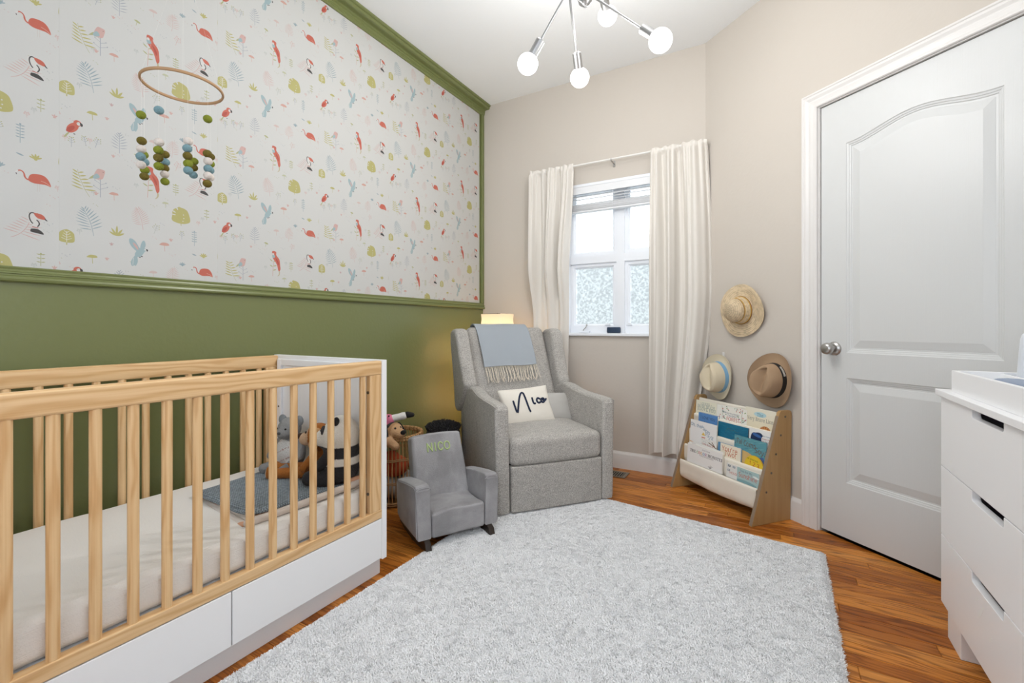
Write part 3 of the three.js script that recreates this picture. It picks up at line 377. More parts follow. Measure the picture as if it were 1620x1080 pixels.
{
  const t = thing('smart_speaker', 'short round dark speaker on the window sill', 'speaker', [1.097, 0.941, -0.028]);
  part('body', uvBox(new THREE.LatheGeometry([[0, 0.001], [0.040, 0.001], [0.046, 0.004], [0.048, 0.010], [0.048, 0.034], [0.046, 0.041], [0.043, 0.043]].map((q) => new THREE.Vector2(...q)), 40)), mat(0x2c3d55, 0.8, { bumpMap: sized(weaveB, 0.02), bumpScale: 0.0004 }), t);
  part('top_plate', uvBox(new THREE.CylinderGeometry(0.043, 0.043, 0.002, 40).translate(0, 0.0425, 0)), mat(0x45586f, 0.5), t);
}
{
  const w = put(new THREE.Group(), 'window_2'); w.userData.kind = 'structure'; const xs = [BX0, BX0 + (BX1 - BX0) / 3, BX0 + (BX1 - BX0) * 2 / 3, BX1];
  part('window_frame', merge([span(BX0, BX1, BY0, BY0 + 0.04, BACK + 0.02, BACK + 0.10, 0.002), span(BX0, BX1, BY1 - 0.04, BY1, BACK + 0.02, BACK + 0.10, 0.002), ...xs.map((x, i) => span(x - (i ? 0.025 : 0) - (i === 3 ? 0.015 : 0), x + (i === 3 ? 0 : 0.025) + (i ? 0 : 0.015), BY0 + 0.04, BY1 - 0.04, BACK + 0.02, BACK + 0.10, 0.002))]), M.windowPaint, w);
  for (let i = 0; i < 3; i++) part('pane', uvBox(new THREE.PlaneGeometry(xs[i + 1] - xs[i] - 0.04, BY1 - BY0 - 0.07).translate((xs[i] + xs[i + 1]) / 2, (BY0 + BY1) / 2, BACK + 0.06)), mat(0xffffff, 0.02, { transmission: 1, thickness: 0 }), w);
}
{
  const w = put(new THREE.Group(), 'window_3'); w.userData.kind = 'structure'; const zm = (RZ0 + RZ1) / 2;
  part('window_frame', merge([span(RIGHT + 0.02, RIGHT + 0.10, RY0, RY0 + 0.04, RZ0, RZ1, 0.002), span(RIGHT + 0.02, RIGHT + 0.10, RY1 - 0.04, RY1, RZ0, RZ1, 0.002), ...[RZ0 + 0.02, zm, RZ1 - 0.02].map((z) => span(RIGHT + 0.02, RIGHT + 0.10, RY0 + 0.04, RY1 - 0.04, z - 0.02, z + 0.02, 0.002))]), M.windowPaint, w);
  for (const [a, b] of [[RZ0, zm], [zm, RZ1]]) part('pane', uvBox(new THREE.PlaneGeometry(b - a - 0.05, RY1 - RY0 - 0.07).rotateY(PI / 2).translate(RIGHT + 0.06, (RY0 + RY1) / 2, (a + b) / 2)), mat(0xffffff, 0.02, { transmission: 1, thickness: 0 }), w);
}
// outside: ground and a pale neighbouring wall, seen only as a blur through the obscured panes
struct('ground_outside', span(-6, 14, -3.1, -3.0, -14, 14, 0), mat(0xb9bcb8, 0.9));
{ const n = struct('house_outside', span(-5, 7, -3.0, 2.15, -5.0, -4.6, 0), mat(0xa9adae, 0.9)); n.position.set(0, 0, 0); }

// ------------------------------------------------------------------ crib
const ZF = 1.817, ZN = 3.177, XF = 0.75, XB = 0.05;
{
  const c = thing('crib', 'white crib with natural pine rails and slats against the green wall', 'crib', [0.4, 0, 2.497]), L = (g) => g.translate(-0.4, 0, -2.497), rand = rng(11);
  const P = (name, g, m, l) => part(name, L(g), m, c, l), off = () => [rand() * 3, rand()];
  for (const [z, s] of [[ZF, 1], [ZN, -1]]) {
    const inner = z + s * 0.026, o = shapeOf([[XB - 0.004, 0.072], [XF, 0.072], [XF, 0.857], [XB - 0.004, 0.857]]);
    P('end_panel', smooth(extr(o, 0.026, 0.003).translate(0, 0, Math.min(z, inner)), 0.15), M.whiteLac, 'white end panel');
    const e = c.children[c.children.length - 1], fz = s > 0 ? inner : inner - 0.012;
    part('inner_frame', L(merge([span(0.085, 0.115, 0.30, 0.84, fz, fz + 0.012, 0.004), span(0.685, 0.715, 0.30, 0.84, fz, fz + 0.012, 0.004), span(0.115, 0.685, 0.81, 0.84, fz, fz + 0.012, 0.004)])), M.whiteLac, e);
    for (const [x, y] of [[0.1, 0.5], [0.1, 0.62]]) part('screw', L(rod([x, y, fz + (s > 0 ? 0.012 : 0)], [x, y, fz + (s > 0 ? 0.0135 : -0.0015)], 0.004, 10)), M.screw, e);
  }
  const z0 = ZF + 0.026, z1 = ZN - 0.026;
  for (const [xa, xb, nm] of [[0.722, 0.75, 'front'], [0.052, 0.08, 'back']]) {
    P('top_rail', smooth(softBox(xb - xa, 0.056, z1 - z0, 0.006, 2, 3).translate((xa + xb) / 2, 0.827, (z0 + z1) / 2), 0.6, 'z', off()), M.pine);
    P('bottom_rail', span(xa, xb, 0.236, 0.270, z0, z1, 0.003, 'z', off()), M.pine);
    for (const z of [z0 + 0.002, z1 - 0.058]) P('post', span(xa + 0.001, xb - 0.001, 0.268, 0.802, z, z + 0.056, 0.004, 'y', off()), M.pine);
    const post = c.children[c.children.length - 2];
    if (nm === 'front') for (const y of [0.345, 0.735]) part('bolt', L(rod([xa - 0.001, y, z0 + 0.018], [xa + 0.0015, y, z0 + 0.018], 0.006, 12)), M.screw, post, 'steel bolt head');
    if (nm === 'front') for (const y of [0.345, 0.735]) part('bolt', L(rod([(xa + xb) / 2, y, z0 + 0.0575], [(xa + xb) / 2, y, z0 + 0.0605], 0.006, 12)), M.screw, post, 'steel bolt head');
    for (let k = 0; k < 18; k++) { const z = 1.9285 + 0.07125 * k; if (z > z1 - 0.06) break; const x = (xa + xb) / 2, g = new THREE.CylinderGeometry(0.0118, 0.0118, 0.54, 16).scale(1, 1, 1.0).translate(x, 0.534, z); P('slat', smooth(g, 0.7, 'y', off()), M.pine); }
  }
  for (const [a, b] of [[z0 - 0.022, 2.4135], [2.4165, z1 + 0.022]]) P('drawer_front', span(0.728, 0.7495, 0.078, 0.2335, Math.max(a, z0 + 0.001), Math.min(b, z1 - 0.001), 0.002), M.whiteLac);
  P('drawer_box', merge([span(0.10, 0.727, 0.082, 0.20, z0 + 0.01, z1 - 0.01, 0)]), M.whiteLac);
  P('plinth', merge([span(0.09, 0.716, 0, 0.072, ZF + 0.004, ZN - 0.004, 0.002)]), M.whiteLac);
  P('mattress_support', span(0.083, 0.720, 0.236, 0.262, z0, z1, 0), M.whiteLac);
}
{
  const t = thing('crib_mattress', 'crib mattress under a pale grey striped fitted sheet', 'mattress', [0.401, 0.314, 2.497]);
  const g = warp(softBox(0.637, 0.100, 1.302, 0.026, 24, 6), (v) => { const k = 1 - Math.pow(Math.abs(v.x) / 0.3185, 3); v.y += v.y > 0 ? 0.004 * k + 0.0018 * Math.sin(v.z * 26 + 3 * v.x) * Math.sin(v.x * 17 + v.z * 5) : 0; if (Math.abs(v.x) > 0.3) v.x += 0.002 * Math.sin(v.z * 40) * Math.sign(v.x); });
  part('fitted_sheet', smooth(g, 0, 'z'), M.sheet, t);
}
// folded blankets at the far end of the crib
function slabCloth(corners, y, thick, bump, seed, tuckEdge) {    // a folded cloth lying on a quad of floor points (x, z)
  const [a, b, c, d] = corners, f = (u, v) => { const x = mix(mix(a[0], b[0], u), mix(d[0], c[0], u), v), z = mix(mix(a[1], b[1], u), mix(d[1], c[1], u), v); return [x, z]; };
  return grid(44, 44, (u, v) => { const [x, z] = f(u, v), e = Math.min(u, 1 - u, v, 1 - v), r = Math.sqrt(clamp(1 - Math.pow(1 - clamp(e / 0.05), 2))); return V3(x + bump * 1.2 * Math.sin(9 * v + seed), y + thick * (0.25 + 0.75 * r) + bump * Math.sin(7 * u + seed) * Math.cos(6 * v + seed * 2), z + bump * Math.sin(8 * u + 2 * seed)); }, thick * 0.96);
}
{
  const pat = sized(canvasTex(256, 256, (g, S) => { g.fillStyle = '#e4dcd4'; g.fillRect(0, 0, S, S); const q = rng(5); for (let j = 0; j < 4; j++) for (let i = 0; i < 4; i++) { g.fillStyle = q() < 0.55 ? '#dba98a' : '#e7ded6'; g.beginPath(); g.ellipse(i * 64 + 32 + q() * 8, j * 64 + 32, 25, 22, q(), 0, 7); g.fill(); } }), 0.34); pat.wrapS = pat.wrapT = THREE.RepeatWrapping;
  const pm = mat(0xffffff, 0.95, { map: pat, bumpMap: sized(weaveB, 0.04), bumpScale: 0.0006 }), plain = mat(0xddd2c8, 0.95, { bumpMap: sized(weaveB, 0.04), bumpScale: 0.0006 });
  const t = thing('folded_blanket', 'beige blanket with peach patches, folded under the blue knit blanket', 'blanket', [0, 0, 0]);
  part('lower_fold', uvBox(slabCloth([[0.27, 2.285], [0.655, 2.335], [0.70, 1.90], [0.37, 1.92]], 0.366, 0.006, 0.0015, 1.2).toNonIndexed()), pm, t);
  part('upper_fold', uvBox(slabCloth([[0.26, 2.27], [0.66, 2.315], [0.698, 1.905], [0.36, 1.925]], 0.373, 0.006, 0.0015, 2.0).toNonIndexed()), pm, t);
  part('front_roll', smooth(tube([[0.664, 0.376, 2.322], [0.672, 0.377, 2.25], [0.680, 0.379, 2.15], [0.690, 0.383, 2.04], [0.698, 0.388, 1.95], [0.70, 0.391, 1.905]], 0.0125, 40, 10)), plain, t);
  part('peach_roll', smooth(tube([[0.684, 0.397, 1.955], [0.690, 0.399, 1.92], [0.693, 0.400, 1.885]], 0.013, 10, 10)), mat(0xd9a483, 0.95), t, 'peach end of the roll');
  const k = thing('knit_blanket', 'blue grey chunky knit blanket spread in the crib under the stuffed animals', 'blanket', [0, 0, 0]);
  const km = mat(0xffffff, 0.95, { sheen: 0.5, sheenColor: new THREE.Color(0.5, 0.6, 0.7), map: sized(knitC, 0.20), bumpMap: sized(knitB, 0.20), bumpScale: 0.005 });
  part('knit', uvBox(slabCloth([[0.255, 2.285], [0.63, 2.285], [0.688, 1.895], [0.22, 1.90]], 0.381, 0.0075, 0.0020, 0.3).toNonIndexed()), km, k);
  part('knit_border', merge([tube([[0.262, 0.386, 2.286], [0.45, 0.3855, 2.293], [0.628, 0.386, 2.286], [0.652, 0.386, 2.15], [0.686, 0.387, 1.90]], 0.0052, 60, 8)]), km, k);
}

// ------------------------------------------------------------------ stuffed animals
const fur = (o = {}) => mat(0xffffff, 0.95, { vertexColors: true, bumpMap: sized(furB, 0.045), bumpScale: 0.0025, sheen: 0.4, sheenColor: new THREE.Color(0.5, 0.5, 0.5), sheenRoughness: 0.6, ...o });
const solid = (c, o = {}) => mat(c, 0.95, { bumpMap: sized(furB, 0.045), bumpScale: 0.002, ...o });
const bead = mat(0x0c0b0b, 0.15), lin = (h) => { const c = new THREE.Color(h); return [c.r, c.g, c.b]; };
{ // panda: faces local +z, turned towards the middle of the crib
  const t = thing('panda_plush', 'black and white panda plush sitting against the crib end panel', 'stuffed animal', [0.632, 0.386, 1.938], R(-62));
  const WH = lin(0xe9e4da), BK = lin(0x2f2e31);
  const body = union(0.02, ell([0, 0.085, 0], [0.078, 0.092, 0.070]), ell([0, 0.178, 0.004], [0.076, 0.080, 0.068]), ell([0, 0.170, 0.066], [0.048, 0.036, 0.036]), cap([0.05, 0.028, 0.03], [0.056, 0.03, 0.100], 0.030, 0.028), cap([-0.05, 0.028, 0.03], [-0.056, 0.03, 0.100], 0.030, 0.028));
  part('body', nets(body, [-0.11, -0.01, -0.09], [0.11, 0.275, 0.145], 0.0045, (x, y, z) => { if (y > 0.148) return WH; if (y > 0.108) return BK; if (y > 0.078 && z < 0.075) return WH; return BK; }), fur(), t);
  for (const s of [-1, 1]) {
    part('arm', nets(union(0.01, cap([s * 0.074, 0.128, 0.012], [s * 0.068, 0.080, 0.058], 0.021, 0.019)), [Math.min(s * 0.03, s * 0.12), 0.05, -0.02], [Math.max(s * 0.03, s * 0.12), 0.16, 0.09], 0.004), solid(0x2c2b2e), t);
    part('ear', ball(0.017, s * 0.052, 0.244, 0.0, 1, 1, 0.6), solid(0x262528), t);
    part('eye_patch', ball(0.018, s * 0.040, 0.206, 0.054, 0.8, 1.1, 0.5), solid(0x3a393b), t);
    part('eye', ball(0.0045, s * 0.041, 0.207, 0.0625), bead, t);
  }
  part('nose', ball(0.008, 0, 0.182, 0.100, 1.2, 0.8, 0.7), bead, t); part('mouth', tube([[-0.03, 0.170, 0.091], [-0.016, 0.160, 0.097], [0, 0.165, 0.101], [0.016, 0.160, 0.097], [0.03, 0.170, 0.091]], 0.0013, 16, 6), bead, t);
}
{ // long-legged brown dog
  const t = thing('dog_plush', 'orange brown plush dog with a tan muzzle and long outstretched legs in the crib', 'stuffed animal', [0.505, 0.386, 1.930], R(-56));
  const BR = lin(0xa66426), TAN = lin(0xc9a98a), SOLE = lin(0xd6c3ab);
  const f = union(0.015, ell([0, 0.060, 0], [0.050, 0.066, 0.046]), cap([0, 0.09, 0.0], [-0.005, 0.128, 0.012], 0.028, 0.026), ell([-0.004, 0.166, 0.014], [0.050, 0.047, 0.048]), ell([-0.006, 0.150, 0.060], [0.032, 0.027, 0.032]), cap([0.03, 0.026, 0.03], [0.022, 0.020, 0.185], 0.024, 0.019), cap([-0.03, 0.028, 0.03], [-0.044, 0.020, 0.190], 0.024, 0.019), ell([0.022, 0.024, 0.196], [0.019, 0.026, 0.014]), ell([-0.045, 0.024, 0.200], [0.019, 0.026, 0.014]), cap([0.045, 0.10, 0.01], [0.06, 0.05, 0.05], 0.018, 0.016), cap([-0.045, 0.10, 0.01], [-0.058, 0.05, 0.045], 0.018, 0.016));
  part('body', nets(f, [-0.09, -0.01, -0.06], [0.09, 0.215, 0.225], 0.0045, (x, y, z) => (y > 0.118 && z > 0.046 ? TAN : z > 0.203 && y < 0.06 ? SOLE : y > 0.05 && y < 0.12 && z > 0.038 && Math.abs(x) < 0.025 ? TAN : BR)), fur(), t);
  for (const s of [-1, 1]) { part('ear', nets(cap([s * 0.036 - 0.004, 0.188, 0.008], [s * 0.056 - 0.004, 0.140, 0.016], 0.013, 0.019), s > 0 ? [0, 0.11, -0.02] : [-0.09, 0.11, -0.02], s > 0 ? [0.09, 0.21, 0.05] : [0, 0.21, 0.05], 0.004), solid(0xc79a6a), t); part('eye', ball(0.005, s * 0.022 - 0.005, 0.180, 0.057), bead, t); part('paw_pad', ball(0.009, s > 0 ? 0.022 : -0.045, 0.024, s > 0 ? 0.208 : 0.212, 1, 1.2, 0.4), solid(0x6a4028), t); }
  part('nose', ball(0.0145, -0.006, 0.160, 0.088, 1.15, 0.85, 0.7), solid(0x3a251c), t);
}
{ // grey animal with a pale belly
  const t = thing('grey_plush', 'grey plush animal with a speckled white belly at the crib corner', 'stuffed animal', [0.300, 0.386, 1.930], R(12));
  const G = lin(0x8e8f8f), B = lin(0xd8d8d6), D = lin(0xb08f86);
  const f = union(0.014, ell([0, 0.068, 0], [0.064, 0.076, 0.056]), ell([0.006, 0.172, 0.012], [0.047, 0.047, 0.046]), ell([0.006, 0.158, 0.048], [0.026, 0.022, 0.022]), cap([0.05, 0.11, 0.0], [0.075, 0.06, 0.03], 0.020, 0.017), cap([-0.05, 0.11, 0.0], [-0.075, 0.055, 0.03], 0.020, 0.017), cap([0.035, 0.02, 0.02], [0.05, 0.02, 0.09], 0.024, 0.02), cap([-0.035, 0.02, 0.02], [-0.05, 0.02, 0.09], 0.024, 0.02));
  part('body', nets(f, [-0.11, -0.01, -0.07], [0.11, 0.232, 0.125], 0.0045, (x, y, z) => { if (z > 0.030 && Math.hypot(x / 0.042, (y - 0.075) / 0.058) < 1) return mod(Math.floor(x * 220) * 7 + Math.floor(y * 220) * 5, 19) === 0 ? D : B; return G; }), fur(), t);
  for (const s of [-1, 1]) { part('ear', ball(0.022, 0.006 + s * 0.044, 0.205, 0.004, 0.9, 1, 0.5), solid(0x878c90), t); part('eye', ball(0.0042, 0.006 + s * 0.02, 0.178, 0.055), bead, t); }
  part('nose', ball(0.007, 0.006, 0.162, 0.069, 1.2, 0.9, 0.7), solid(0x4c4d50), t);
}

// ------------------------------------------------------------------ the mobile over the crib
{
  const C = [0.45, 1.755, 2.405], RR = 0.108, t = thing('crib_mobile', 'wooden hoop mobile with strings of felt balls hanging over the crib', 'mobile', C);
  const o = []; for (let i = 0; i < 64; i++) { const a = i / 64 * 2 * PI; o.push([RR * Math.cos(a), 0, RR * Math.sin(a)]); }
  part('hoop', smooth(tube(o, 0.0036, 128, 10, true).scale(1, 1.4, 1), 0), mat(0xb08a63, 0.55), t);
  const felt = { g: solid(0x7d8526), b: solid(0x76969d), w: solid(0xd9cfc6), n: solid(0x695c1f) }, thread = mat(0xefece6, 0.8);
  // each string: a place on the hoop, the drop of its balls below the hoop and their colours
  const toPx = (x, z) => { const dx = x - 2.09, dz = z - 3.14, d = -0.5 * dx - 0.866025 * dz; return [810 + 720 * (0.866025 * dx - 0.5 * dz) / d, d]; };
  const ringAt = (u, near) => { let best = null; for (let i = 0; i < 720; i++) { const a = i / 720 * 2 * PI, x = C[0] + RR * Math.cos(a), z = C[2] + RR * Math.sin(a), [q, d] = toPx(x, z), e = Math.abs(q - u) > 2.5 ? 1e3 + Math.abs(q - u) : near ? d : -d; if (!best || e < best[0]) best = [e, x, z, d]; } return best.slice(1); };
  const S = [[221, true, [[182, 'g'], [222.5, 'n'], [235.5, 'w'], [248, 'b'], [260.5, 'w']]], [226, false, [[245, 'g'], [256.5, 'b'], [268.5, 'g'], [279, 'n']]], [253, true, [[174.5, 'b'], [224.5, 'w'], [237.5, 'g'], [250, 'n'], [262.5, 'g']]], [259, false, [[244.5, 'n'], [256, 'b'], [266, 'n'], [276, 'w'], [287, 'g']]],
    [299, true, [[223, 'w'], [235, 'b'], [247, 'n'], [258.5, 'g'], [269.5, 'b']]], [304, false, [[255, 'g'], [265, 'n'], [277, 'b']]], [331.3, true, [[188, 'g'], [243.5, 'n'], [255, 'w'], [266.5, 'b'], [278, 'w'], [290.5, 'n']]], [335, false, [[248, 'n'], [259, 'g'], [269.5, 'b'], [281, 'w']]]];
  for (const [u, near, balls] of S) {
    const [x, z, d] = ringAt(u, near), yOf = (v) => 0.99 + (516 - v) / 720 * d - C[1], low = yOf(balls[balls.length - 1][0]);
    part('thread', rod([x - C[0], 0, z - C[2]], [x - C[0], low, z - C[2]], 0.00018, 5), thread, t);
    balls.forEach(([v, c], i) => part('felt_ball', ball(0.0127, x - C[0] + 0.0016 * Math.sin(i * 2.3 + u), yOf(v), z - C[2] + 0.0016 * Math.cos(i * 1.7 + u), 1, 0.95, 1), felt[c], t));
  }
  for (let k = 0; k < 4; k++) { const a = k * PI / 2 + 0.4; part('thread', rod([RR * Math.cos(a), 0, RR * Math.sin(a)], [0, 0.42, 0], 0.00012, 5), thread, t); }
  part('thread', rod([0, 0.42, 0], [0, H - C[1], 0], 0.00015, 5), thread, t);
}

// ------------------------------------------------------------------ rug
{
  const t = thing('rug', 'white shaggy rug covering the wooden floor in front of the armchair', 'rug', [0, 0, 0]);
  const Q = [[0.775, 0.585], [2.275, 0.775], [2.245, 2.95], [0.775, 2.95]], inside = (x, z, e) => { for (let i = 0; i < 4; i++) { const a = Q[i], b = Q[(i + 1) % 4], L = Math.hypot(b[0] - a[0], b[1] - a[1]); if (((b[0] - a[0]) * (z - a[1]) - (b[1] - a[1]) * (x - a[0])) / L < e) return false; } return true; };
  const lift = (x, z) => { const e = Math.min(...Q.map((a, i) => { const c = Q[(i + 1) % 4], L = Math.hypot(c[0] - a[0], c[1] - a[1]); return ((c[0] - a[0]) * (z - a[1]) - (c[1] - a[1]) * (x - a[0])) / L; })); return 0.003 + 0.011 * Math.sqrt(clamp(e / 0.02)) + 0.004 * (fbm(x / 3, z / 3, 130, 130, 5, 3) - 0.5) * sst(0, 0.03, e); };
  const base = grid(300, 440, (u, v) => { const x = mix(mix(Q[0][0], Q[1][0], u), mix(Q[3][0], Q[2][0], u), v), z = mix(mix(Q[0][1], Q[1][1], u), mix(Q[3][1], Q[2][1], u), v); return V3(x, lift(x, z), z); });
  const white = mat(0xfcfcfc, 0.95, { sheen: 0.4, sheenColor: new THREE.Color(1, 1, 1), sheenRoughness: 0.5 });
  part('backing', uvBox(smooth(base)), white, t);
  const rand = rng(23), P = [], I = [];                          // one tuft: a few bent, tapering strands
  for (let k = 0; k < 12; k++) {
    const a = k / 12 * 2 * PI + rand(), r0 = 0.001 + rand() * 0.0035, lean = 0.002 + rand() * 0.0045, h = 0.0075 + rand() * 0.0035, w = 0.0011 + rand() * 0.0005, bx = Math.cos(a), bz = Math.sin(a), o = P.length / 3, c0 = rand() * PI, px = Math.cos(c0), pz = Math.sin(c0);
    for (let i = 0; i <= 3; i++) { const q = i / 3, d = r0 + lean * q * q, y = h * Math.sin(q * 1.4), ww = w * (1 - 0.5 * q); P.push(bx * d + px * ww, y, bz * d + pz * ww, bx * d - px * ww, y, bz * d - pz * ww); if (i) { const c = o + i * 2; I.push(c - 2, c - 1, c, c, c - 1, c + 1); } }
  }
  const g = new THREE.BufferGeometry(); g.setAttribute('position', new THREE.Float32BufferAttribute(P, 3)); g.setIndex(I); g.computeVertexNormals();
  const st = 0.0056, spots = []; for (let z = 0.55; z < 2.95; z += st) for (let x = 0.77; x < 2.29; x += st) { const X = x + (rand() - 0.5) * st, Z = z + (rand() - 0.5) * st; if (inside(X, Z, 0.002)) spots.push([X, Z]); }
  const pile = new THREE.InstancedMesh(uvBox(g), white, spots.length), m4 = new THREE.Matrix4(), q = new THREE.Quaternion(), col = new THREE.Color();
  spots.forEach(([x, z], i) => {
    const edge = inside(x, z, 0.02) ? 0 : 1, n1 = fbm(x / 3, z / 3, 110, 110, 5, 3) - 0.5, n2 = fbm(x / 3 + 0.37, z / 3, 110, 110, 8, 3) - 0.5, n3 = fbm(x / 3, z / 3 + 0.2, 24, 24, 18, 2) - 0.5, out = edge ? Math.atan2(z - 1.7, x - 1.5) : 0;
    q.setFromEuler(new THREE.Euler(0.4 * n1 + 0.15 * n3 + (edge ? 0.4 * Math.sin(out) : 0), rand() * 6.3, 0.4 * n2 - (edge ? 0.4 * Math.cos(out) : 0), 'XZY'));
    const k = 0.9 + rand() * 0.25; m4.compose(V3(x, lift(x, z) - 0.001, z), q, V3(k, k * (0.98 + 0.2 * n1), k)); pile.setMatrixAt(i, m4);
  });
  put(pile, 'pile', t); pile.userData.kind = 'stuff';
}

// ------------------------------------------------------------------ armchair, its throw and cushions
const AC = [1.087, 0.024, 0.907], AT = R(51);
const sideways = (pts, x0, x1, bevel, ang = 0.5, holes) => { const g = extr(shapeOf(pts), x1 - x0, bevel, 5).rotateY(-PI / 2).translate(x1, 0, 0); return smooth(g, ang, 'y'); };   // outline in (z, y), thickness along x
const spline = (pts, n = 60) => new THREE.CatmullRomCurve3(pts.map(([x, y]) => V3(x, y, 0)), true, 'catmullrom', 0.4).getPoints(n).slice(0, -1).map((p) => [p.x, p.y]);
{
  const t = thing('armchair', 'large light grey wingback recliner armchair in the corner by the window', 'armchair', AC, AT);
  const arm = [[0, 0.005], [0, 0.535], [-0.012, 0.553], [-0.035, 0.560], [-0.10, 0.562], [-0.20, 0.563], [-0.28, 0.567], [-0.36, 0.578], [-0.43, 0.592], [-0.50, 0.596], [-0.58, 0.575], [-0.66, 0.52], [-0.72, 0.43], [-0.72, 0.005]];
  for (const s of [-1, 1]) {
    const x0 = s < 0 ? -0.346 : 0.272, x1 = x0 + 0.074;
    const g = warp(sideways(arm, x0, x1, 0.017, 0.55).clone(), (v) => { const o = s * v.x - 0.309; v.x += s * 0.010 * sst(0.25, 0.6, v.y) * (v.z > -0.3 ? 1 : 0.6); v.y += v.y > 0.5 ? 0.004 * (1 - Math.pow(o / 0.037, 2)) : 0; });
    part('armrest', smooth(g, 0.55, 'y'), M.tweed, t);
    const a = t.children[t.children.length - 1];
    part('piping', smooth(tube([[s * 0.353, 0.548, -0.006], [s * 0.355, 0.553, -0.03], [s * 0.355, 0.556, -0.12], [s * 0.354, 0.558, -0.22], [s * 0.352, 0.568, -0.34], [s * 0.350, 0.585, -0.43]], 0.0028, 40, 6)), M.tweed, a);
    part('piping', smooth(tube([[s * 0.3455, 0.02, -0.013], [s * 0.349, 0.3, -0.013], [s * 0.3545, 0.545, -0.013]], 0.0028, 30, 6)), M.tweed, a);
    const wing = spline([[-0.545, 0.592], [-0.568, 0.640], [-0.612, 0.730], [-0.655, 0.825], [-0.690, 0.905], [-0.718, 0.940], [-0.77, 0.951], [-0.845, 0.940], [-0.872, 0.90], [-0.855, 0.70], [-0.82, 0.50], [-0.80, 0.43], [-0.76, 0.405], [-0.69, 0.43], [-0.61, 0.50]], 90);
    const w0 = s < 0 ? -0.372 : 0.282;
    part('wing', smooth(warp(sideways(wing, w0, w0 + 0.09, 0.026, 0.8).clone(), (v) => { v.x += s * 0.016 * sst(0.55, 0.95, v.y); }), 0.8, 'y'), M.tweed, t);
  }
  const back = warp(softBox(0.575, 0.66, 0.13, 0.045, 10, 5), (v) => { if (v.z > 0) v.z += 0.014 * (1 - Math.pow(v.x / 0.29, 2)) * (1 - Math.pow(v.y / 0.34, 2)); });
  part('backrest', smooth(T(back, 0, 0.650, -0.722, R(-27)), 0, 'y'), M.tweed, t);
  part('back_shell', smooth(T(softBox(0.66, 0.60, 0.07, 0.03, 3, 4), 0, 0.62, -0.810, R(-12)), 0, 'y'), M.tweed, t);
  const seat = warp(softBox(0.546, 0.150, 0.60, 0.036, 10, 5), (v) => { if (v.y > 0) v.y += 0.014 * (1 - Math.pow(v.x / 0.273, 2)) * (1 - Math.pow(v.z / 0.33, 2)); if (v.z > 0.2) v.z += 0.008 * (1 - Math.pow(v.x / 0.273, 4)); if (v.z > 0.2 && v.y > 0) v.y -= 0.003; });
  part('seat_cushion', smooth(seat.translate(0, 0.3125, -0.296), 0, 'x'), M.tweed, t);
  part('footrest_panel', smooth(warp(softBox(0.540, 0.238, 0.05, 0.010, 6, 3), (v) => { if (v.z > 0) v.z += 0.006 * (1 - Math.pow(v.x / 0.28, 4)); }).translate(0, 0.122, -0.024), 0, 'x'), M.tweed, t);
  part('base', merge([span(-0.27, 0.27, 0.012, 0.235, -0.70, -0.05, 0.01), uvBox(new THREE.CylinderGeometry(0.25, 0.25, 0.014, 40).translate(0, -0.001, -0.34))]), M.dark, t);
}
{
  const t = thing('throw_blanket', 'pale blue grey throw with a cream fringe draped over the armchair back', 'throw', AC, AT);
  const pts = [[0.50, -0.915], [0.70, -0.945], [0.86, -0.960], [0.925, -0.955], [0.966, -0.925], [0.978, -0.880], [0.968, -0.832], [0.928, -0.782], [0.84, -0.722], [0.77, -0.682], [0.705, -0.650]], c = new THREE.CatmullRomCurve3(pts.map(([y, z]) => V3(0, y, z)));
  const f = (u, v) => { const p = c.getPoint(v), x0 = mix(-0.228, -0.212, sst(0.5, 1, v)), x1 = mix(0.150, 0.160, v), r = 0.0035 * Math.sin(u * 9 + 4 * v) * Math.sin(v * 14) + 0.004 * Math.sin(u * 5 + 1) * sst(0.6, 1, v); return V3(mix(x0, x1, u), p.y + 0.010 * (u - 0.5) * sst(0.7, 1, v) + r * 0.4, p.z + Math.abs(r) + 0.006); };
  const m = mat(0xa3aab1, 0.95, { bumpMap: sized(weaveB, 0.03), bumpScale: 0.0006, sheen: 0.4, sheenColor: new THREE.Color(0.6, 0.64, 0.7) });
  part('cloth', uvBox(grid(60, 90, f, 0.005).toNonIndexed()), m, t);
  const rand = rng(31), fm = mat(0xe4d9c8, 0.9), n = 44;
  for (let i = 0; i < n; i++) { const u = (i + 0.5) / n, p = f(u, 0.998), l = 0.082 + rand() * 0.02, a = (rand() - 0.5) * 0.024, b = (rand() - 0.5) * 0.03; part('fringe_strand', smooth(tube([[p.x, p.y + 0.003, p.z - 0.002], [p.x + a * 0.4, p.y - l * 0.35, p.z + 0.026], [p.x + a, p.y - l * 0.7, p.z + 0.046], [p.x + b, p.y - l, p.z + 0.062]], 0.0019, 8, 5)), fm, t); }
}
function pillowGeo(w, h, d, seed) {                               // pinched corners, puffed middle, soft wrinkles; centred
  const s = (u, v, k) => { const a = u * 2 - 1, b = v * 2 - 1, e = Math.pow(Math.max(0, (1 - a * a) * (1 - b * b)), 0.42), c = 1 - 0.07 * (1 - Math.abs(a)) * (b * b) - 0.0, cc = 1 - 0.07 * (1 - Math.abs(b)) * (a * a); return V3(a * w / 2 * cc, b * h / 2 * c, k * (d / 2 * e + 0.006 * (fbm(u + seed, v, 4, 6, seed * 9 + 3, 3) - 0.5) * sst(0, 0.3, e))); };
  const front = grid(40, 40, (u, v) => s(u, v, 1)), back = grid(40, 40, (u, v) => s(1 - u, v, -1)); return { geo: smooth(merge([front, back]), 0), z: (x, y) => { const p = s(clamp(x / w + 0.5), clamp(y / h + 0.5), 1); return p.z; } };
}
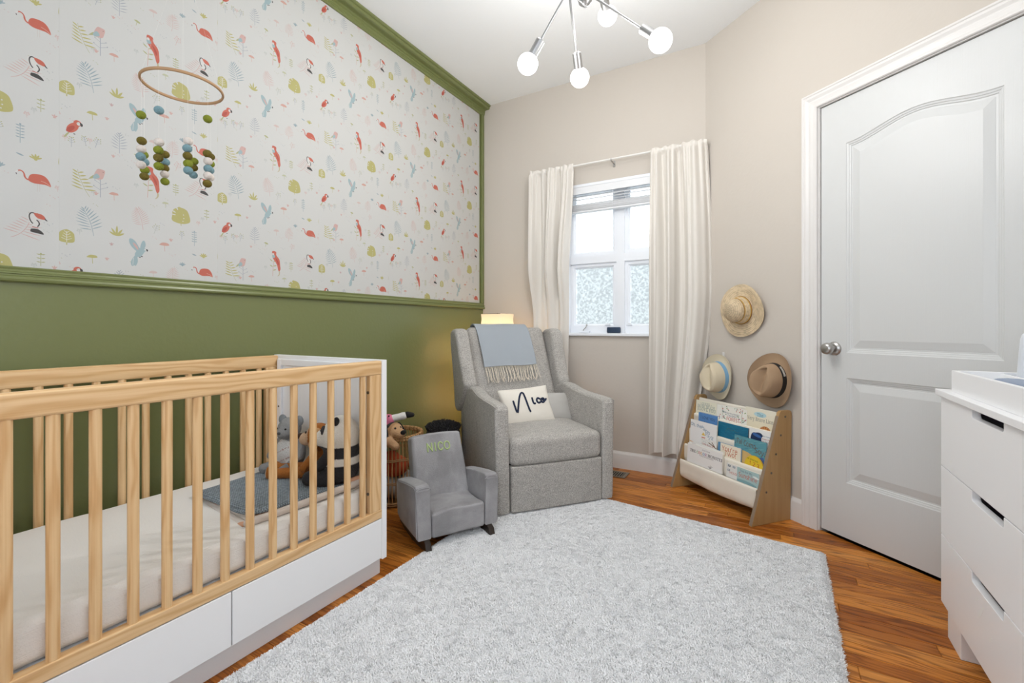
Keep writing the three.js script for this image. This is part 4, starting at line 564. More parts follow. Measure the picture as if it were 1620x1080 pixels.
{
  const g = pillowGeo(0.38, 0.20, 0.10, 2), t = thing('lumbar_pillow', 'plain grey cushion half hidden behind the white lettered pillow', 'pillow', local(AC, AT, [0.112, 0.455, -0.425]), AT);
  t.rotation.x = R(-30); t.rotation.z = R(-3); part('cover', g.geo, mat(0xb9b6b1, 0.95, { bumpMap: sized(weaveB, 0.03), bumpScale: 0.0005 }), t);
}
{
  const g = pillowGeo(0.335, 0.245, 0.105, 1), t = thing('lettered_pillow', 'white rectangular pillow with a navy script name on the armchair', 'pillow', local(AC, AT, [-0.022, 0.476, -0.385]), AT);
  t.rotation.x = R(-29); t.rotation.z = R(3.5);
  part('cover', g.geo, mat(0xebe5da, 0.95, { bumpMap: sized(weaveB, 0.03), bumpScale: 0.0006 }), t);
  const ink = mat(0x1f2a44, 0.9, { bumpMap: sized(weaveB, 0.01), bumpScale: 0.0004 });
  const S = [[[-0.075, -0.045], [-0.078, -0.01], [-0.081, 0.022], [-0.079, 0.036], [-0.074, 0.022], [-0.064, -0.024], [-0.062, -0.046], [-0.060, -0.040], [-0.048, 0.005], [-0.033, 0.045], [-0.020, 0.062], [-0.013, 0.060], [-0.009, 0.035], [-0.008, 0.0], [-0.005, -0.036], [-0.002, -0.048]].slice(0), [[0.016, 0.024], [0.016, 0.004], [0.019, -0.008], [0.026, -0.008]], [[0.060, 0.016], [0.051, 0.021], [0.042, 0.013], [0.041, 0.0], [0.049, -0.007], [0.060, -0.003]], [[0.078, 0.017], [0.069, 0.014], [0.067, 0.003], [0.074, -0.005], [0.085, -0.001], [0.089, 0.010], [0.083, 0.018], [0.077, 0.016], [0.082, 0.006], [0.094, 0.006], [0.102, 0.013]]];
  const N = S[0]; S[0] = [[-0.094, 0.020], [-0.092, -0.005], [-0.088, -0.040], [-0.085, -0.046], [-0.080, -0.032], [-0.066, 0.010], [-0.050, 0.046], [-0.036, 0.063], [-0.028, 0.060], [-0.024, 0.036], [-0.021, 0.002], [-0.016, -0.034], [-0.012, -0.047]];
  const dx = 0.008, k = 1.12;
  S.forEach((p) => part('letter', smooth(tube(p.map(([x, y]) => { const X = x * k + dx, Y = y * k + 0.005; return [X, Y, g.z(X, Y) + 0.001]; }), 0.0058, 40, 8)), ink, t));
}

// ------------------------------------------------------------------ child's rocking armchair
const KC = [0.8525, 0, 1.4735], KT = R(61);
{
  const t = thing('kid_rocking_chair', 'small grey suede rocking armchair with a green name stitched on its back', 'chair', KC, KT), m = M.suede;
  const arm = [[0, 0.060], [0, 0.272], [-0.008, 0.286], [-0.025, 0.293], [-0.08, 0.288], [-0.16, 0.276], [-0.24, 0.262], [-0.275, 0.254], [-0.292, 0.24], [-0.292, 0.085], [-0.25, 0.066]];
  for (const s of [-1, 1]) {
    const x0 = s < 0 ? -0.197 : 0.131, g = warp(sideways(arm, x0, x0 + 0.066, 0.008, 0.5).clone(), (v) => { v.x += s * 0.006 * sst(0.06, 0.28, v.y); if (v.y > 0.23) v.y += 0.005 * (1 - Math.pow((s * v.x - 0.164) / 0.033, 2)); });
    part('armrest', smooth(g, 0.5, 'y'), m, t); const a = t.children[t.children.length - 1];
    part('piping', smooth(tube([[s * 0.199, 0.07, -0.008], [s * 0.201, 0.17, -0.008], [s * 0.2025, 0.268, -0.008], [s * 0.2025, 0.281, -0.024], [s * 0.2025, 0.278, -0.08], [s * 0.2025, 0.266, -0.16], [s * 0.2025, 0.252, -0.24]], 0.0022, 50, 6)), m, a);
    part('piping', smooth(tube([[s * 0.200, 0.276, -0.005], [s * 0.185, 0.283, -0.004], [s * 0.165, 0.285, -0.004], [s * 0.148, 0.283, -0.004], [s * 0.134, 0.274, -0.005]], 0.0022, 24, 6)), m, a);
    const pts = []; for (let i = 0; i <= 16; i++) { const z = mix(0.03, -0.34, i / 16); pts.push([z, 0.004 + 0.55 * Math.pow(z + 0.15, 2)]); }
    part('rocker', sideways([...pts, [-0.30, 0.066], [-0.02, 0.066], [0.018, 0.05]], s * 0.155 - 0.014, s * 0.155 + 0.014, 0.003, 0.4), M.darkWood, t);
  }
  const seat = warp(softBox(0.262, 0.112, 0.27, 0.014, 8, 4), (v) => { if (v.y > 0) v.y += 0.010 * (1 - Math.pow(v.x / 0.131, 2)) + 0.003 * Math.sin(v.x * 40) * Math.sin(v.z * 36); });
  part('seat', smooth(seat.translate(0, 0.112, -0.133), 0, 'x'), m, t);
  const bw = (y) => 1 - 0.06 * (y / 0.15), back = warp(softBox(0.268, 0.335, 0.075, 0.015, 10, 4), (v) => { v.x *= 1.02 - 0.10 * clamp((v.y + 0.167) / 0.335) + 0.05; if (v.z > 0) v.z += 0.012 * (1 - Math.pow(v.x / 0.14, 2)) * (1 - Math.pow(v.y / 0.17, 2)); if (v.y > 0.14) v.y -= 0.006 * Math.pow(v.x / 0.13, 2); });
  const q = new THREE.Group(); 
  const by = 0.285, bz = -0.262, lean = R(-19); part('backrest', smooth(T(back, 0, by, bz, lean), 0, 'y'), m, t);
  const ink = mat(0xa9ba80, 0.6, { sheen: 0.5, sheenColor: new THREE.Color(0.7, 0.8, 0.5) }), b = t.children[t.children.length - 1];
  const zf = (x, y) => 0.0375 + 0.012 * (1 - Math.pow(x / 0.14, 2)) * (1 - Math.pow(y / 0.17, 2)), LET = [[[-0.061, -0.016], [-0.061, 0.016], [-0.037, -0.016], [-0.037, 0.016]], [[-0.019, -0.016], [-0.019, 0.016]], [[0.021, 0.011], [0.012, 0.0165], [0.001, 0.012], [-0.002, 0], [0.001, -0.012], [0.012, -0.0165], [0.021, -0.011]], [[0.047, 0.0165], [0.036, 0.012], [0.032, 0], [0.036, -0.012], [0.047, -0.0165], [0.058, -0.012], [0.062, 0], [0.058, 0.012], [0.047, 0.0165]]];
  LET.forEach((p, i) => { const w = p.map(([x, y]) => { const X = x * 0.95, Y = y * 1.16 + 0.096; return V3(X, Y, zf(X, Y) + 0.0006); }); const g = i < 2 ? merge(w.slice(1).map((e, j) => tube([w[j], w[j].clone().lerp(e, 0.5), e], 0.004, 6, 8))) : tube(w, 0.004, 40, 8); part('letter', smooth(T(g, 0, by, bz, lean)), ink, b); });
}

// ------------------------------------------------------------------ basket of toys and the dark pouf behind the chairs
const BK = [0.185, 0, 1.205];
{
  const t = thing('toy_basket', 'round rattan basket of toys between the crib and the small chair', 'basket', BK), m = mat(0xb98f5e, 0.6), dk = mat(0x9a7347, 0.6), n = 52;
  const rad = (y) => 0.150 + 0.014 * Math.sin(PI * y / 0.39), ring = (y, r, w, name, mm = m) => { const o = []; for (let i = 0; i < 40; i++) { const a = i / 40 * 2 * PI; o.push([r * Math.cos(a), y + 0.0015 * Math.sin(a * 13), r * Math.sin(a)]); } part(name, smooth(tube(o, w, 90, 8, true)), mm, t); };
  part('bottom', uvBox(new THREE.CylinderGeometry(0.145, 0.145, 0.012, 40).translate(0, 0.008, 0)), dk, t);
  for (let i = 0; i < n; i++) { const a = i / n * 2 * PI, p = []; for (let k = 0; k <= 5; k++) { const y = 0.01 + 0.365 * k / 5, r = rad(y) + (i % 2) * 0.004; p.push([r * Math.cos(a), y, r * Math.sin(a)]); } part('cane', smooth(tube(p, 0.0032, 12, 6)), i % 3 ? m : dk, t); }
  for (const y of [0.012, 0.022]) ring(y, rad(y) + 0.003, 0.006, 'base_ring', dk);
  for (const y of [0.13, 0.138, 0.255, 0.263]) ring(y, rad(y) + 0.006, 0.0032, 'weave_ring', dk);
  ring(0.365, 0.158, 0.007, 'rim'); ring(0.378, 0.158, 0.007, 'rim');
  for (let i = 0; i < 60; i++) { const a = i / 60 * 2 * PI; part('rim_wrap', uvBox(T(new THREE.TorusGeometry(0.0125, 0.0025, 5, 12).scale(0.8, 1.15, 1), 0.158 * Math.cos(a), 0.3715, 0.158 * Math.sin(a), 0, -a + 0.35)), i % 2 ? m : dk, t); }
}
{ // what the basket holds
  const at = (x, y, z) => [BK[0] + x, y, BK[2] + z];
  const bl = thing('orange_plush', 'orange red plush low inside the rattan basket', 'stuffed animal', at(0.03, 0.20, 0.03));
  part('body', nets(union(0.02, ell([0, 0, 0], [0.085, 0.06, 0.08]), ell([0.03, 0.055, 0.05], [0.05, 0.045, 0.045])), [-0.1, -0.08, -0.1], [0.1, 0.12, 0.12], 0.007), solid(0xc4552f), bl);
  const gy = thing('grey_blanket_roll', 'crumpled grey cloth at the bottom of the rattan basket', 'cloth', at(0, 0.085, 0));
  part('cloth', smooth(nets((x, y, z) => ell([0, 0, 0], [0.125, 0.075, 0.125])(x, y, z) + 0.008 * Math.sin(40 * x) * Math.sin(35 * z + 20 * y), [-0.15, -0.1, -0.15], [0.15, 0.1, 0.15], 0.009)), mat(0xa8a29c, 0.95, { bumpMap: sized(weaveB, 0.03), bumpScale: 0.0006 }), gy);
  const f = thing('bird_plush', 'pink plush bird with a white and black tipped beak on the toy basket', 'stuffed animal', at(-0.005, 0.415, 0.050), R(0));
  part('body', nets(union(0.02, ell([-0.035, 0.012, 0.02], [0.070, 0.040, 0.045]), ell([0.015, 0.045, 0.0], [0.036, 0.032, 0.032])), [-0.12, -0.04, -0.06], [0.07, 0.095, 0.09], 0.005), solid(0xe07a98), f);
  part('beak', nets(union(0.012, cap([0.025, 0.050, -0.004], [0.080, 0.066, -0.050], 0.021, 0.019), cap([0.080, 0.066, -0.050], [0.092, 0.068, -0.058], 0.017, 0.014)), [-0.01, 0.02, -0.09], [0.13, 0.1, 0.04], 0.004), solid(0xe9e6e2), f, 'white plush beak');
  part('beak_tip', nets(union(0.01, cap([0.096, 0.071, -0.064], [0.118, 0.070, -0.080], 0.019, 0.013)), [0.05, 0.04, -0.11], [0.15, 0.1, -0.03], 0.004), solid(0x1f1d1e), f, 'black beak tip'); part('eye', ball(0.005, 0.036, 0.072, 0.02), bead, f);
  const d = thing('puppy_plush', 'tan and black plush puppy lying over the basket rim', 'stuffed animal', at(0.072, 0.372, 0.085), R(84));
  const TN = lin(0xb98d62), BL = lin(0x211d1d), LT = lin(0xcfa47a);
  const h = union(0.012, ell([0, 0.045, 0.01], [0.050, 0.044, 0.045]), ell([0.004, 0.032, 0.056], [0.034, 0.026, 0.034]), ell([-0.055, 0.008, -0.03], [0.065, 0.038, 0.060]), cap([-0.05, 0.0, 0.03], [-0.030, -0.030, 0.060], 0.024, 0.022), cap([-0.11, 0.0, 0.02], [-0.110, -0.030, 0.050], 0.024, 0.022));
  part('body', nets(h, [-0.15, -0.07, -0.11], [0.075, 0.105, 0.11], 0.005, (x, y, z) => (z > 0.035 ? LT : y > 0.065 && z < 0.02 ? BL : x < -0.05 && y > 0.012 ? BL : TN)), fur({ bumpScale: 0.004 }), d);
  for (const s of [-1, 1]) { part('ear', nets(cap([s * 0.045, 0.066, 0.0], [s * 0.062, 0.020, 0.012], 0.015, 0.021), s > 0 ? [0.0, -0.01, -0.04] : [-0.1, -0.01, -0.04], s > 0 ? [0.1, 0.09, 0.05] : [0, 0.09, 0.05], 0.005), solid(0x1d1a1a), d); part('eye', ball(0.006, s * 0.018, 0.062, 0.046), bead, d); }
  part('nose', ball(0.014, 0.004, 0.042, 0.086, 1.3, 0.9, 0.8), solid(0x121010), d); part('collar', ball(0.03, 0.01, -0.004, 0.03, 1.3, 0.35, 1), solid(0xa32c3a), d, 'red cloth collar');
}
{
  const t = thing('storage_pouf', 'dark grey cylindrical pouf behind the armchair topped with a black shaggy cover', 'pouf', [0.262, 0, 0.848]);
  part('side', smooth(warp(softBox(0.215, 0.34, 0.215, 0.03, 6, 4), (v) => { const r = Math.hypot(v.x, v.z), m = Math.max(Math.abs(v.x), Math.abs(v.z)); if (r > 1e-6) { v.x *= m / r; v.z *= m / r; } }).translate(0, 0.171, 0), 0, 'y'), mat(0x4d4b4e, 0.95, { bumpMap: sized(weaveB, 0.03), bumpScale: 0.0006 }), t);
  const rand = rng(41), g = []; for (let i = 0; i < 700; i++) { const a = rand() * 2 * PI, r = Math.sqrt(rand()) * 0.105, x = r * Math.cos(a), z = r * Math.sin(a), y = 0.335 + 0.035 * (1 - Math.pow(r / 0.105, 2)); g.push(rod([x, y, z], [x + 0.014 * (rand() - 0.5) + 0.012 * Math.cos(a) * r / 0.1, y + 0.016 + 0.012 * rand(), z + 0.014 * (rand() - 0.5) + 0.012 * Math.sin(a) * r / 0.1], 0.0032, 5, 0.0024)); }
  const s = part('shag_cover', merge(g), mat(0x2b292b, 0.9), t, 'black shaggy loops'); s.userData.kind = 'stuff';
}

// ------------------------------------------------------------------ paper lamp behind the armchair
{
  const t = thing('paper_lamp', 'lit square rice paper floor lamp standing behind the armchair', 'lamp', [0.285, 0, 0.232], R(-4)), m = mat(0xf7ead2, 0.95, { transmission: 0.45, thickness: 0, emissive: new THREE.Color(1.0, 0.93, 0.80), emissiveIntensity: 0.22 });
  const y0 = 0.22, y1 = 1.083, hw = 0.088, n = 10, rand = rng(51);
  const shade = grid(96, 120, (u, v) => { const a = u * 4, k = Math.floor(a) % 4, f = a - Math.floor(a), c = [[-1, 1], [1, 1], [1, -1], [-1, -1]], p = c[k], q = c[(k + 1) % 4], y = mix(y0, y1, v), s = Math.abs(Math.sin(v * n * PI)), w = hw * (1.10 - 0.10 * v) * (1 - 0.035 * s) + 0.0022 * (fbm(u, v, 60, 40, 9, 2) - 0.5); return V3(mix(p[0], q[0], f) * w, y, mix(p[1], q[1], f) * w); }, 0.0006, true);
  part('shade', uvBox(shade.toNonIndexed()), m, t);
  part('top_ring', merge([0, 1].map((k) => tube([[-hw, y1, k ? hw : -hw], [0, y1, k ? hw : -hw], [hw, y1, k ? hw : -hw]], 0.0015, 8, 6)).concat([rod([-hw, y1, 0], [hw, y1, 0], 0.0015, 6), rod([0, y1 - 0.02, 0], [0, y1 + 0.006, 0], 0.004, 8)])), M.dark, t);
  for (const [x, z] of [[-1, -1], [1, -1], [1, 1], [-1, 1]]) part('leg', rod([x * 0.085, 0, z * 0.085], [x * 0.085, y0 + 0.03, z * 0.085], 0.005, 8), M.darkWood, t);
  for (const y of [0.42, 0.80]) { part('bulb', ball(0.035, 0, y, 0), mat(0xffffff, 0.5, { emissive: LAMP_COLOR, emissiveIntensity: 3 }), t); const l = new THREE.PointLight(LAMP_COLOR, LAMP_POWER); l.position.set(0, y, 0); l.castShadow = true; l.shadow.radius = 1.6; t.add(l); }
}
{
  const t = thing('floor_vent', 'metal floor register set in the boards by the window wall', 'vent', [1.095, 0.001, 0.152]);
  part('frame', merge([span(-0.150, 0.150, 0, 0.004, -0.062, -0.044, 0.001), span(-0.150, 0.150, 0, 0.004, 0.044, 0.062, 0.001), span(-0.150, -0.128, 0, 0.004, -0.045, 0.045, 0.001), span(0.128, 0.150, 0, 0.004, -0.045, 0.045, 0.001)]), mat(0x8d8477, 0.45, { metalness: 0.6 }), t);
  part('duct', span(-0.13, 0.13, 0, 0.0008, -0.046, 0.046, 0), M.dark, t);
  for (let i = 0; i < 16; i++) part('louvre', T(span(-0.0035, 0.0035, 0, 0.003, -0.045, 0.045, 0.0008), -0.12 + i * 0.016, 0.0006, 0), mat(0x8d8477, 0.45, { metalness: 0.6 }), t);
}

// ------------------------------------------------------------------ sling bookshelf and its books
const SO = [1.7675, 0, 0.4015], lips = [[0.535, -0.205], [0.440, -0.165], [0.349, -0.128], [0.255, -0.090], [0.164, -0.052]];   // [y, z] of the canvas lips, back to front
{
  const t = thing('bookshelf', 'birch plywood bookshelf with cream canvas sling pockets under the hats', 'bookshelf', SO, CA);
  const side = [[0.010, 0], [-0.17, 0.535], [-0.176, 0.551], [-0.188, 0.560], [-0.245, 0.560], [-0.256, 0.554], [-0.260, 0.543], [-0.250, 0]];
  for (const s of [-1, 1]) {
    const x0 = s < 0 ? -0.302 : 0.284; part('side_panel', sideways(side, x0, x0 + 0.018, 0.002, 0.15), M.birch, t); const p = t.children[t.children.length - 1];
    part('panel_edge', merge([T(span(-0.0085, 0.0085, 0, 0.560, -0.0006, 0.0006, 0), x0 + 0.009, 0.003, 0.0102, -Math.atan2(0.18, 0.535))]), M.plyEdge, p, 'darker plywood edge');
    for (const [y, z] of [[0.529, -0.214], [0.437, -0.183], [0.344, -0.151], [0.252, -0.119], [0.159, -0.086]]) part('bolt', rod([s * 0.3015, y, z], [s * 0.3032, y, z], 0.0058, 12), M.screw, p, 'steel bolt head');
  }
  for (const [y, z] of lips) { part('dowel', rod([-0.284, y, z], [0.284, y, z], 0.0048, 10), M.birch, t); }
  lips.forEach(([y, z], k) => {                                  // each sling hangs from its lip and rises to the dowel behind
    const b = k ? lips[k - 1] : null, prof = k ? [[y - 0.006, z - 0.006], [y + 0.004, z - 0.006], [y + 0.0075, z], [y + 0.004, z + 0.0065], [y - 0.03, z + 0.008], [y - 0.075, z + 0.0075], [y - 0.094, z + 0.000], [y - 0.100, z - 0.014], [y - 0.094, z - 0.027], [y - 0.06, z - 0.031], [y, z - 0.0325], [b[0] - 0.012, b[1] + 0.0072]] : [[y - 0.004, z - 0.0066], [y + 0.004, z - 0.0066], [y + 0.0075, z], [y + 0.004, z + 0.0066], [y - 0.03, z + 0.0075], [y - 0.06, z + 0.007]];
    const c = new THREE.CatmullRomCurve3(prof.map(([a, d]) => V3(0, a, d)), false, 'centripetal'), n = k ? 44 : 18;
    const f = (u, v) => { const p = c.getPoint(v), e = Math.abs(u * 2 - 1), sag = k === 4 ? 0.010 * (1 - e * e) : 0.003 * (1 - e * e), hang = sst(0.1, 0.5, v) * (1 - sst(0.8, 1, v)), wr = 0.0022 * Math.sin(u * 23 + k) * Math.sin(v * 9 + u * 8) * hang; return V3(mix(-0.283, 0.283, u) * (1 - (k === 4 ? 0.03 * hang : 0)), p.y - sag * hang, p.z + wr + 0.004 * hang * (1 - e * e)); };
    part('sling', uvBox(grid(60, n, f, 0.0014).toNonIndexed()), M.canvas, t);
  });
}
const BOOKGROUP = 'picture books in the sling shelf';
function book(label, row, x0, x1, yTop, draw, { yBot, thick = 0.008, z = 0, page = '#ece6da', spine = null, roll = 0, lean = 3, round = false } = {}) {
  const [ly, lz] = lips[row + 1], w = x1 - x0, y0 = yBot ?? ly - 0.082, h = yTop - y0, front = lz - 0.0085 + z;
  const t = thing('picture_book', label, 'book', local(SO, CA, [(x0 + x1) / 2, y0, front]), CA, BOOKGROUP); t.rotation.x = -R(lean); t.rotation.z = R(roll);
  const pw = Math.round(clamp(w * 2200, 160, 640)), ph = Math.round(pw * h / w), cv = canvasTex(pw, ph, (g) => draw(g, pw, ph)), cm = mat(0xffffff, 0.4, { map: cv }), pm = mat(page, 0.8), c = 0.0016;
  const coverGeo = () => { const g = round ? new THREE.CircleGeometry(w / 2, 48).translate(0, h - w / 2, 0) : new THREE.PlaneGeometry(w, h).translate(0, h / 2, 0), p = g.attributes.position, uv = g.attributes.uv; for (let i = 0; i < p.count; i++) uv.setXY(i, p.getX(i) / w + 0.5, p.getY(i) / h); return g; };
  const body = mat(spine ?? 0xe9e4da, 0.5);
  if (round) {
    part('cover_board', uvBox(T(new THREE.CylinderGeometry(w / 2, w / 2, thick, 48).rotateX(PI / 2), 0, h - w / 2, -thick / 2)), body, t);
  } else {
    part('cover_board', merge([span(-w / 2, w / 2, 0, h, -c, 0, 0.0004), span(-w / 2, w / 2, 0, h, -thick, -thick + c, 0.0004), span(-w / 2, -w / 2 + c, 0, h, -thick, 0, 0.0004)]), body, t);
    part('pages', span(-w / 2 + c, w / 2 - 0.002, 0.002, h - 0.002, -thick + c, -c, 0), pm, t);
  }
  part('cover_print', coverGeo().translate(0, 0, 0.0002), cm, t);
  return t;
}
const txt = (g, s, x, y, size, color, font = 'serif', align = 'center', rot = 0, squeeze) => { g.save(); g.translate(x, y); g.rotate(rot); g.font = `${size}px ${font}`; g.fillStyle = color; g.textAlign = align; g.textBaseline = 'middle'; if (squeeze) g.fillText(s, 0, 0, squeeze); else g.fillText(s, 0, 0); g.restore(); };
const fillAll = (g, w, h, c) => { g.fillStyle = c; g.fillRect(0, 0, w, h); };
const blob = (g, c, x, y, a, b, r = 0) => { g.fillStyle = c; g.beginPath(); g.ellipse(x, y, a, b, r, 0, 7); g.fill(); };
// back row
book('cream book lettered in grey capitals, leftmost of the top row', 0, -0.280, -0.110, 0.532, (g, w, h) => { fillAll(g, w, h, '#e9e6d2'); txt(g, '~ GUESS ~', w * 0.48, h * 0.10, w * 0.125, '#7d8f8c'); txt(g, 'HOW MUCH', w * 0.5, h * 0.19, w * 0.14, '#7d8f8c'); txt(g, 'I LOVE YOU', w * 0.52, h * 0.285, w * 0.155, '#5d7470'); blob(g, '#c9b48d', w * 0.5, h * 0.7, w * 0.25, h * 0.2); }, { yBot: 0.355, z: 0.012, thick: 0.006 });
book('white book with red berries and leafy branches, middle of the top row', 0, -0.106, 0.108, 0.531, (g, w, h) => { fillAll(g, w, h, '#f1efe6'); const q = rng(9); g.strokeStyle = '#8a8a72'; g.lineWidth = w * 0.008; for (const [x, d] of [[0.12, 1], [0.93, -1]]) { g.beginPath(); g.moveTo(w * x, h * 0.75); g.quadraticCurveTo(w * (x + d * 0.14), h * 0.3, w * (x + d * 0.05), h * 0.02); g.stroke(); for (let i = 0; i < 24; i++) { const c = ['#4c7a5a', '#39634d', '#b8473c', '#7f9a52', '#55688a'][i % 5]; blob(g, c, w * (x + d * (q() * 0.30 - 0.06)), h * q() * 0.6, w * (0.010 + q() * 0.016), w * 0.012, q() * 3); } } for (let i = 0; i < 9; i++) blob(g, i % 2 ? '#4c7a5a' : '#b8473c', w * (0.3 + q() * 0.5), h * (0.02 + q() * 0.12), w * 0.018, w * 0.011, q() * 3); txt(g, 'The Very Hungry', w * 0.54, h * 0.22, w * 0.06, '#58627a', 'sans-serif'); txt(g, "Caterpillar's", w * 0.54, h * 0.29, w * 0.06, '#58627a', 'sans-serif'); txt(g, 'FOREST', w * 0.56, h * 0.40, w * 0.13, '#c8564a', 'bold sans-serif'); }, { yBot: 0.355, z: 0.014, thick: 0.006 });
book('cream book showing part of an orange mane, rightmost of the top row', 0, 0.096, 0.286, 0.552, (g, w, h) => { const k = g.createLinearGradient(0, 0, 0, h); k.addColorStop(0, '#ebe6d3'); k.addColorStop(1, '#e2d2ae'); g.fillStyle = k; g.fillRect(0, 0, w, h); blob(g, '#b7d6dc', w * 0.5, h * 0.16, w * 0.2, h * 0.07); txt(g, 'The', w * 0.5, h * 0.17, w * 0.12, '#5d8796'); txt(g, 'Very Brave Lion', w * 0.5, h * 0.30, w * 0.145, '#7b7a70', 'serif', 'center', 0, w * 0.86); for (let i = 0; i < 26; i++) { const a = i / 26 * 2 * PI; blob(g, i % 2 ? '#c88a52' : '#a9683a', w * 0.68 + Math.cos(a) * w * 0.14, h * 0.62 + Math.sin(a) * h * 0.12, w * 0.06, h * 0.03, a); } blob(g, '#d9b27a', w * 0.68, h * 0.63, w * 0.13, h * 0.11); }, { yBot: 0.36, z: 0.012, thick: 0.007 });
// second row
book('blue book with black capitals, at the left end of the second row', 1, -0.232, -0.080, 0.463, (g, w, h) => { fillAll(g, w, h, '#5b8cc4'); txt(g, 'I LOVE YOU', w * 0.5, h * 0.13, w * 0.15, '#20304f', 'bold sans-serif', 'center', 0, w * 0.8); txt(g, '& A', w * 0.4, h * 0.28, w * 0.12, '#20304f', 'bold sans-serif'); txt(g, 'LETTER', w * 0.5, h * 0.42, w * 0.14, '#20304f', 'bold sans-serif'); }, { thick: 0.016, spine: 0x4a74a6, yBot: 0.272 });
book('deep teal blue book with a faint scribbled title in the second row', 1, -0.072, 0.138, 0.440, (g, w, h) => { fillAll(g, w, h, '#1f6f8f'); const q = rng(14); for (let i = 0; i < 240; i++) { g.strokeStyle = ['#2a86a3', '#185a7c', '#2f93a6', '#1c6484'][i % 4]; g.lineWidth = 1.5; g.beginPath(); const x = q() * w, y = q() * h; g.moveTo(x, y); g.lineTo(x + w * 0.12, y + h * (q() - 0.5) * 0.06); g.stroke(); } g.strokeStyle = '#5a6a52'; g.lineWidth = w * 0.008; g.beginPath(); g.moveTo(w * 0.27, h * 0.30); g.bezierCurveTo(w * 0.4, h * 0.02, w * 0.42, h * 0.3, w * 0.48, h * 0.24); g.bezierCurveTo(w * 0.58, h * 0.12, w * 0.6, h * 0.34, w * 0.72, h * 0.22); g.stroke(); blob(g, '#94a4a0', w * 0.6, h * 0.6, w * 0.12, h * 0.1); }, { thick: 0.007, spine: 0x1a5f7d, yBot: 0.285 });
book('white book with a dark blue bird shape, at the right end of the second row', 1, 0.146, 0.284, 0.448, (g, w, h) => { fillAll(g, w, h, '#efeeea'); g.fillStyle = '#27385c'; g.beginPath(); g.moveTo(w * 0.08, h * 0.5); g.quadraticCurveTo(w * 0.02, h * 0.1, w * 0.28, h * 0.12); g.quadraticCurveTo(w * 0.55, h * 0.05, w * 0.62, h * 0.18); g.quadraticCurveTo(w * 0.45, h * 0.3, w * 0.7, h * 0.5); g.lineTo(w * 0.5, h * 0.62); g.quadraticCurveTo(w * 0.2, h * 0.4, w * 0.08, h * 0.5); g.fill(); blob(g, '#3f6aa8', w * 0.35, h * 0.2, w * 0.2, h * 0.05, 0.2); txt(g, 'Eric Carle', w * 0.78, h * 0.17, w * 0.075, '#4a5a7c', 'sans-serif'); txt(g, 'Brown Bear', w * 0.78, h * 0.26, w * 0.075, '#c06a70', 'sans-serif'); txt(g, 'Do You See', w * 0.78, h * 0.34, w * 0.075, '#c06a70', 'sans-serif'); }, { thick: 0.010, yBot: 0.285 });
// third row
book('tall white book with blue title and coloured stripes at its foot', 2, -0.262, -0.052, 0.418, (g, w, h) => { fillAll(g, w, h, '#f0efee'); txt(g, 'Oh, the', w * 0.22, h * 0.13, w * 0.13, '#3d6f93', 'bold sans-serif', 'center', 0.05); txt(g, 'Places', w * 0.60, h * 0.20, w * 0.13, '#3d6f93', 'bold sans-serif', 'center', 0.35); txt(g, "You'll", w * 0.74, h * 0.34, w * 0.13, '#3d6f93', 'bold sans-serif', 'center', 0.3); txt(g, 'Go!', w * 0.80, h * 0.48, w * 0.15, '#3d6f93', 'bold sans-serif', 'center', 0.15); const cs = ['#d99a4e', '#f0efee', '#6f8f7a', '#c9583f', '#e3c05f', '#7c8f99']; for (let i = 0; i < 7; i++) { g.fillStyle = cs[i % 6]; g.beginPath(); g.moveTo(0, h * (0.60 + i * 0.05)); g.quadraticCurveTo(w * 0.45, h * (0.66 + i * 0.05), w, h * (0.82 + i * 0.03)); g.lineTo(w, h); g.lineTo(0, h); g.fill(); } for (let i = 0; i < 7; i++) { g.fillStyle = cs[(i * 2 + 1) % 6]; g.fillRect(w * (0.46 - 0.004 * i), h * (0.36 + i * 0.045), w * (0.13 + 0.008 * i), h * 0.04); } g.fillStyle = '#e3c05f'; g.beginPath(); g.moveTo(w * 0.52, h * 0.27); g.lineTo(w * 0.60, h * 0.36); g.lineTo(w * 0.45, h * 0.36); g.fill(); }, { thick: 0.008, z: -0.003, yBot: 0.200 });
book('small patterned white book with a brown twig, in front of the striped book', 2, -0.158, -0.036, 0.327, (g, w, h) => { fillAll(g, w, h, '#ecebe6'); const q = rng(17); for (let i = 0; i < 5; i++) for (let j = 0; j < 4; j++) { g.strokeStyle = '#6a7d9c'; g.lineWidth = 2; g.beginPath(); g.arc(w * (0.08 + i * 0.12), h * (0.07 + j * 0.14), w * 0.03, 0, q() * 6); g.stroke(); } g.strokeStyle = '#6f4a35'; g.lineWidth = w * 0.04; g.beginPath(); g.moveTo(w * 0.5, h * 0.2); g.quadraticCurveTo(w * 0.75, h * 0.3, w * 0.98, h * 0.45); g.moveTo(w * 0.7, h * 0.1); g.lineTo(w * 0.9, h * 0.38); g.stroke(); txt(g, 'Little Book of', w * 0.45, h * 0.40, w * 0.12, '#b04a42', 'bold sans-serif', 'center', 0.05, w * 0.8); }, { thick: 0.005, z: 0.006, yBot: 0.245 });
book('cream book with orange lettering and a blue spine in the third row', 2, -0.026, 0.134, 0.334, (g, w, h) => { fillAll(g, w, h, '#efe6d2'); g.fillStyle = '#5d8fb5'; g.fillRect(0, 0, w * 0.11, h); txt(g, "You're", w * 0.52, h * 0.26, w * 0.24, '#c4694a', 'bold sans-serif'); txt(g, 'Two!', w * 0.56, h * 0.50, w * 0.24, '#c4694a', 'bold sans-serif'); }, { thick: 0.008, z: 0.005, yBot: 0.235, spine: 0x5d8fb5 });
